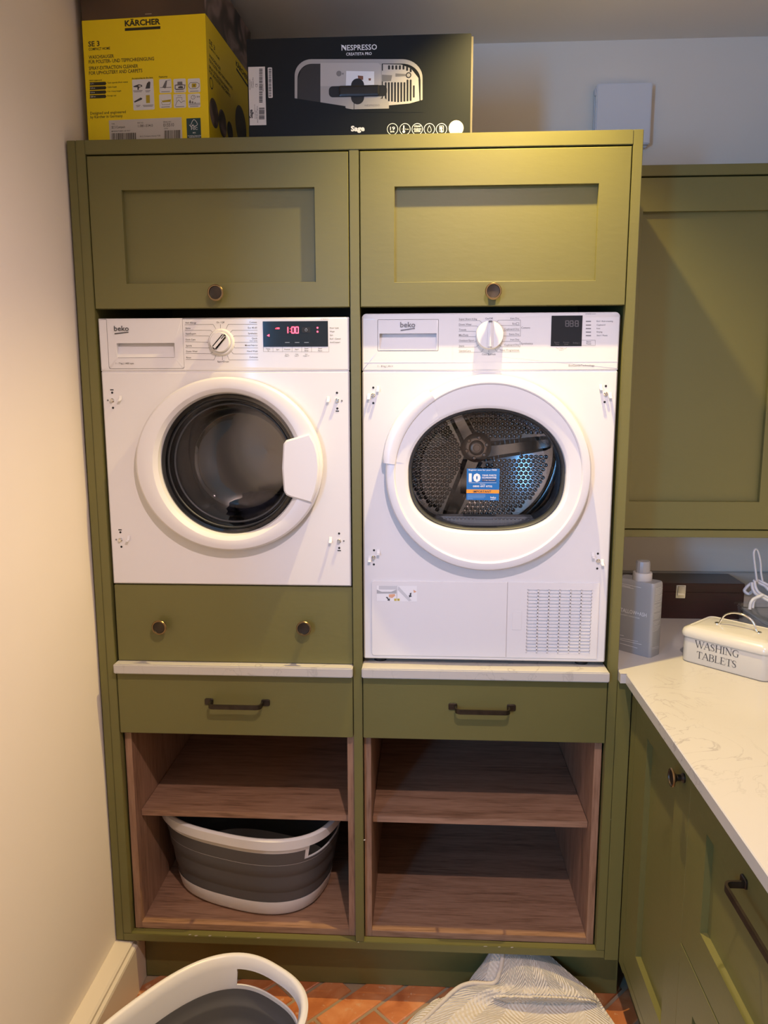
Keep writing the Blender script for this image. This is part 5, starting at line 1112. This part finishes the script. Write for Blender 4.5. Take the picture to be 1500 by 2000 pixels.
# ------------------------------------------------------------------ collapsible laundry baskets
GREY = mat('basket_grey', (0.095, 0.09, 0.086), 0.55); BWH = mat('basket_white', (0.78, 0.75, 0.70), 0.28)
def basket():
    A, Bq, n, N = 0.275, 0.20, 2.6, 96
    def lp(s, z, d=0.0, half=True):
        out = []
        for i in range(N):
            t = 2*math.pi*i/N; c, q = math.cos(t), math.sin(t)
            out.append(Vector(((A*s-d)*math.copysign(abs(c)**(2/n), c), (Bq*s-d)*math.copysign(abs(q)**(2/n), q), z)))
        return out
    H = 0.255
    rim = B()
    oz = [(1.0, H-0.004, 0.004), (1.0, H-0.030, 0.006), (0.985, H-0.034, 0.010), (0.957, H-0.074, 0.012), (0.955, H-0.085, 0.012)]
    iz = [(1.0, H-0.002, 0.020), (0.985, H-0.030, 0.018), (0.965, H-0.050, 0.0145), (0.955, H-0.085, 0.0145)]
    outer = [lp(s, z, d) for s, z, d in oz]
    crest = [lp(1.0, H, 0.009), lp(1.0, H, 0.014)]
    inner = [lp(1.0, H-0.004, 0.019), lp(1.0, H-0.030, 0.0215), lp(0.985, H-0.034, 0.0145+0.004), lp(0.957, H-0.074, 0.0160), lp(0.955, H-0.085, 0.0150)]
    loops = outer[::-1]+crest+inner
    # hole at each end: skip the band between levels -0.033 and -0.070 over a short arc
    V = [[rim.verts.new(p) for p in L] for L in loops]; nl = len(V)
    def in_hole(i): 
        m = i % N; k = min(m, N-m); k2 = abs(m-N//2)
        return k <= 8 and not (m >= N-0 and False) and (m < 8 or m >= N-8) or (N//2-8 <= m < N//2+8)
    kout = (1,); kin = (nl-3,)
    for k in range(nl-1):
        for i in range(N):
            j = (i+1) % N
            if in_hole(i) and (k in (1, nl-3) ): continue
            rim.faces.new((V[k][i], V[k][j], V[k+1][j], V[k+1][i]))
    for i in range(N):                            # lining of the two holes
        j = (i+1) % N
        if in_hole(i):
            rim.faces.new((V[1][i], V[1][j], V[nl-2][j], V[nl-2][i])); rim.faces.new((V[2][i], V[2][j], V[nl-3][j], V[nl-3][i]))
    for i in range(N):
        j = (i+1) % N; rim.faces.new((V[0][i], V[0][j], V[nl-1][j], V[nl-1][i]))
    wall = B()
    prof = [(0.955, H-0.086), (0.950, H-0.100), (0.938, H-0.118), (0.925, H-0.122), (0.922, H-0.128), (0.912, H-0.150), (0.902, H-0.170), (0.888, H-0.174), (0.884, H-0.180), (0.872, H-0.206)]
    loft(wall, [lp(s, z, 0.0125) for s, z in prof]+[lp(s, z, 0.0155) for s, z in reversed(prof)]+[lp(prof[0][0], prof[0][1], 0.0125)], True)
    up_ = [[wall.verts.new(p) for p in lp(s, z, d)] for s, z, d in ((0.955, H-0.0858, 0.0122), (0.958, H-0.076, 0.0112), (0.976, H-0.046, 0.0100), (0.977, H-0.0445, 0.0112))]
    for k in range(3):
        for i in range(N):
            if k > 0 and (i < 9 or i >= N-9 or N//2-9 <= i < N//2+9): continue
            wall.faces.new((up_[k][i], up_[k][(i+1) % N], up_[k+1][(i+1) % N], up_[k+1][i]))
    base = B()
    loft(base, [lp(0.874, H-0.206, 0.0118), lp(0.868, H-0.212, 0.0110), lp(0.845, 0.010, 0.012), lp(0.83, 0.002, 0.016), lp(0.80, 0.0, 0.02), lp(0.78, 0.004, 0.02), lp(0.80, 0.008, 0.02), lp(0.83, 0.014, 0.018), lp(0.868, H-0.212, 0.0155), lp(0.874, H-0.206, 0.0155)], True)
    fl_ = B(); loft(fl_, [lp(0.81, 0.006, 0.02), lp(0.80, 0.009, 0.02)], True, True, True)
    return [('rim', rim, BWH, 50), ('wall', wall, GREY, 40), ('base_ring', base, BWH, 40), ('bottom', fl_, GREY, 40)]
BK = [(n, fin(n, b, m, s)) for n, b, m, s in basket()]
def put_basket(loc, rz, label):
    t = thing('laundry_basket', label, 'basket', loc, 'collapsible laundry baskets'); t.rotation_euler = (0, 0, rz)
    for n, me in BK:
        o = D.objects.new(n, me); COL.objects.link(o); o.parent = t
    return t
put_basket((-0.331, -0.405, FL+0.0008), math.radians(56), 'empty white and grey collapsible laundry basket standing on the tiled floor')
put_basket((-0.330, 0.232, 0.1675), math.radians(163), 'white and grey collapsible laundry basket inside the oak lined compartment')

# ------------------------------------------------------------------ crumpled bath mat
def rug_mat():
    m = D.materials.new('woven_mat'); m.use_nodes = True; nt = m.node_tree; b = nt.nodes['Principled BSDF']
    uv = nt.nodes.new('ShaderNodeUVMap'); sp = nt.nodes.new('ShaderNodeSeparateXYZ'); nt.links.new(uv.outputs[0], sp.inputs[0])
    M = lambda op, a, b_=None: _m(nt, op, a, b_)
    pp = M('PINGPONG', sp.outputs[0], 0.05); d = M('ADD', sp.outputs[1], pp)
    ch = M('PINGPONG', d, 0.0055); cs = M('PINGPONG', M('ADD', sp.outputs[0], M('MULTIPLY', sp.outputs[1], 0.3)), 0.009)
    h = M('ADD', M('MULTIPLY', ch, 120), M('MULTIPLY', cs, 40))
    n = nt.nodes.new('ShaderNodeTexNoise'); n.inputs['Scale'].default_value = 220; nt.links.new(uv.outputs[0], n.inputs['Vector'])
    h2 = M('ADD', h, M('MULTIPLY', n.outputs[0], 0.35))
    bp = nt.nodes.new('ShaderNodeBump'); bp.inputs['Strength'].default_value = 1.0; bp.inputs['Distance'].default_value = 0.004
    nt.links.new(h2, bp.inputs['Height']); nt.links.new(bp.outputs[0], b.inputs['Normal'])
    b.inputs['Base Color'].default_value = (0.78, 0.69, 0.54, 1); b.inputs['Roughness'].default_value = 0.9; b.inputs['Sheen Weight'].default_value = 0.3
    return m
def _m(nt, op, a, b_=None):
    n = nt.nodes.new('ShaderNodeMath'); n.operation = op
    for k, v in ((0, a), (1, b_)):
        if v is None: continue
        if isinstance(v, (int, float)): n.inputs[k].default_value = v
        else: nt.links.new(v, n.inputs[k])
    return n.outputs[0]
RUG = rug_mat(); HEM = mat('mat_hem', (0.66, 0.57, 0.44), 0.9, bump=(200, 0.6), sheen=0.3)
# rows from the plinth towards the camera: list of (x, y, z) across
rows = [
 [(0.384, 0.036, 0.124), (0.405, 0.036, 0.123), (0.43, 0.037, 0.119), (0.455, 0.040, 0.114), (0.48, 0.045, 0.106), (0.505, 0.050, 0.096)],
 [(0.381, 0.016, 0.104), (0.415, 0.010, 0.103), (0.455, 0.008, 0.098), (0.495, 0.012, 0.088), (0.525, 0.022, 0.076), (0.552, 0.034, 0.062)],
 [(0.374, 0.008, 0.070), (0.415, -0.004, 0.073), (0.465, -0.010, 0.074), (0.515, -0.010, 0.067), (0.560, 0.000, 0.053), (0.595, 0.014, 0.037)],
 [(0.358, 0.005, 0.036), (0.41, -0.010, 0.043), (0.47, -0.018, 0.049), (0.53, -0.018, 0.047), (0.590, -0.012, 0.036), (0.622, 0.005, 0.020)],
 [(0.302, 0.004, 0.034), (0.385, -0.024, 0.033), (0.465, -0.033, 0.038), (0.535, -0.032, 0.037), (0.600, -0.022, 0.026), (0.636, -0.006, 0.006)],
 [(0.270, 0.000, 0.026), (0.360, -0.020, 0.012), (0.455, -0.017, 0.014), (0.535, -0.016, 0.013), (0.606, -0.014, 0.010), (0.644, -0.014, -0.004)],
 [(0.246, -0.012, 0.016), (0.342, -0.026, -0.002), (0.448, -0.020, -0.006), (0.535, -0.019, -0.006), (0.611, -0.022, -0.004), (0.652, -0.024, -0.012)],
 [(0.226, -0.026, 0.006), (0.325, -0.046, -0.006), (0.440, -0.046, -0.014), (0.535, -0.046, -0.012), (0.615, -0.046, -0.008), (0.664, -0.048, -0.018)],
 [(0.185, -0.060, -0.010), (0.300, -0.072, -0.004), (0.430, -0.078, -0.010), (0.535, -0.078, -0.010), (0.620, -0.080, -0.014), (0.676, -0.085, -0.022)],
 [(0.140, -0.105, -0.024), (0.275, -0.125, -0.016), (0.420, -0.135, -0.018), (0.535, -0.140, -0.020), (0.625, -0.145, -0.022), (0.684, -0.150, -0.025)],
 [(0.115, -0.190, -0.026), (0.265, -0.210, -0.022), (0.415, -0.220, -0.022), (0.535, -0.228, -0.024), (0.625, -0.232, -0.025), (0.690, -0.235, -0.026)],
 [(0.110, -0.300, -0.026), (0.262, -0.315, -0.024), (0.415, -0.325, -0.024), (0.535, -0.330, -0.025), (0.625, -0.335, -0.026), (0.692, -0.340, -0.026)],
 [(0.112, -0.420, -0.026), (0.262, -0.430, -0.025), (0.415, -0.435, -0.025), (0.535, -0.438, -0.025), (0.625, -0.440, -0.026), (0.693, -0.442, -0.026)]]
A_ = [spline(r, 12) for r in rows]; cols = list(zip(*A_)); S_ = [spline(c, 8) for c in cols]
rg = thing('bath_mat', 'crumpled cream woven bath mat leaning against the green plinth', 'mat', (0.42, -0.2, FL))
def sheet(S, thick, uvs=True):
    bm = B(); nu, nv = len(S), len(S[0]); uvl = bm.loops.layers.uv.new('UVMap')
    nr = [[None]*nv for _ in range(nu)]
    for i in range(nu):
        for j in range(nv):
            du = S[min(i+1, nu-1)][j]-S[max(i-1, 0)][j]; dv = S[i][min(j+1, nv-1)]-S[i][max(j-1, 0)]
            q = du.cross(dv)
            if q.length < 1e-9: q = Vector((0, 0, 1))
            q.normalize(); nr[i][j] = q if q.z > -0.3 and (q.z > 0 or q.y < 0) else -q
    arc_u = [0.0]
    for i in range(1, nu): arc_u.append(arc_u[-1]+(S[i][nv//2]-S[i-1][nv//2]).length)
    arc_v = [0.0]
    for j in range(1, nv): arc_v.append(arc_v[-1]+(S[nu//2][j]-S[nu//2][j-1]).length)
    top = [[bm.verts.new(S[i][j]) for j in range(nv)] for i in range(nu)]
    bot = [[bm.verts.new(S[i][j]-nr[i][j]*thick) for j in range(nv)] for i in range(nu)]
    def face(vs_, idx):
        f = bm.faces.new(vs_)
        for l, (i, j) in zip(f.loops, idx): l[uvl].uv = (arc_u[i], arc_v[j])
    for i in range(nu-1):
        for j in range(nv-1):
            ix = [(i, j), (i+1, j), (i+1, j+1), (i, j+1)]
            face([top[a][b] for a, b in ix], ix); face([bot[a][b] for a, b in reversed(ix)], list(reversed(ix)))
    ring = [(i, 0) for i in range(nu)]+[(nu-1, j) for j in range(1, nv)]+[(i, nv-1) for i in range(nu-2, -1, -1)]+[(0, j) for j in range(nv-2, 0, -1)]
    for k in range(len(ring)):
        p, q = ring[k], ring[(k+1) % len(ring)]; face([top[p[0]][p[1]], bot[p[0]][p[1]], bot[q[0]][q[1]], top[q[0]][q[1]]], [p, p, q, q])
    return bm
part('woven_cloth', sheet(S_, 0.006), RUG, rg, 60)
bm = B(); tube(bm, [p+Vector((0, 0, 0.001)) for p in S_[0]], 0.0058, 8); part('hem', bm, HEM, rg, 60)
# the turned-back corner behind the hem
r2 = [[(0.330, 0.040, 0.066), (0.350, 0.040, 0.102), (0.368, 0.040, 0.122), (0.383, 0.040, 0.123)],
      [(0.305, 0.026, 0.042), (0.332, 0.026, 0.060), (0.358, 0.024, 0.078), (0.380, 0.020, 0.090)],
      [(0.290, 0.014, 0.027), (0.318, 0.012, 0.031), (0.345, 0.010, 0.036), (0.371, 0.010, 0.044)]]
A2 = [spline(r, 8) for r in r2]; S2 = [spline(c, 8) for c in zip(*A2)]
part('turned_corner', sheet(S2, 0.005), RUG, rg, 60)
# rolled hem lying on the floor at the left
r3 = [[(0.205, -0.004, -0.022), (0.225, 0.006, -0.012), (0.238, -0.010, -0.006)], [(0.165, -0.030, -0.020), (0.188, -0.028, -0.008), (0.205, -0.045, -0.010)], [(0.128, -0.075, -0.024), (0.150, -0.075, -0.012), (0.170, -0.090, -0.016)], [(0.112, -0.120, -0.026), (0.130, -0.125, -0.02), (0.150, -0.135, -0.022)]]
A3 = [spline(r, 6) for r in r3]; S3 = [spline(c, 8) for c in zip(*A3)]
part('rolled_edge', sheet(S3, 0.005), RUG, rg, 60)
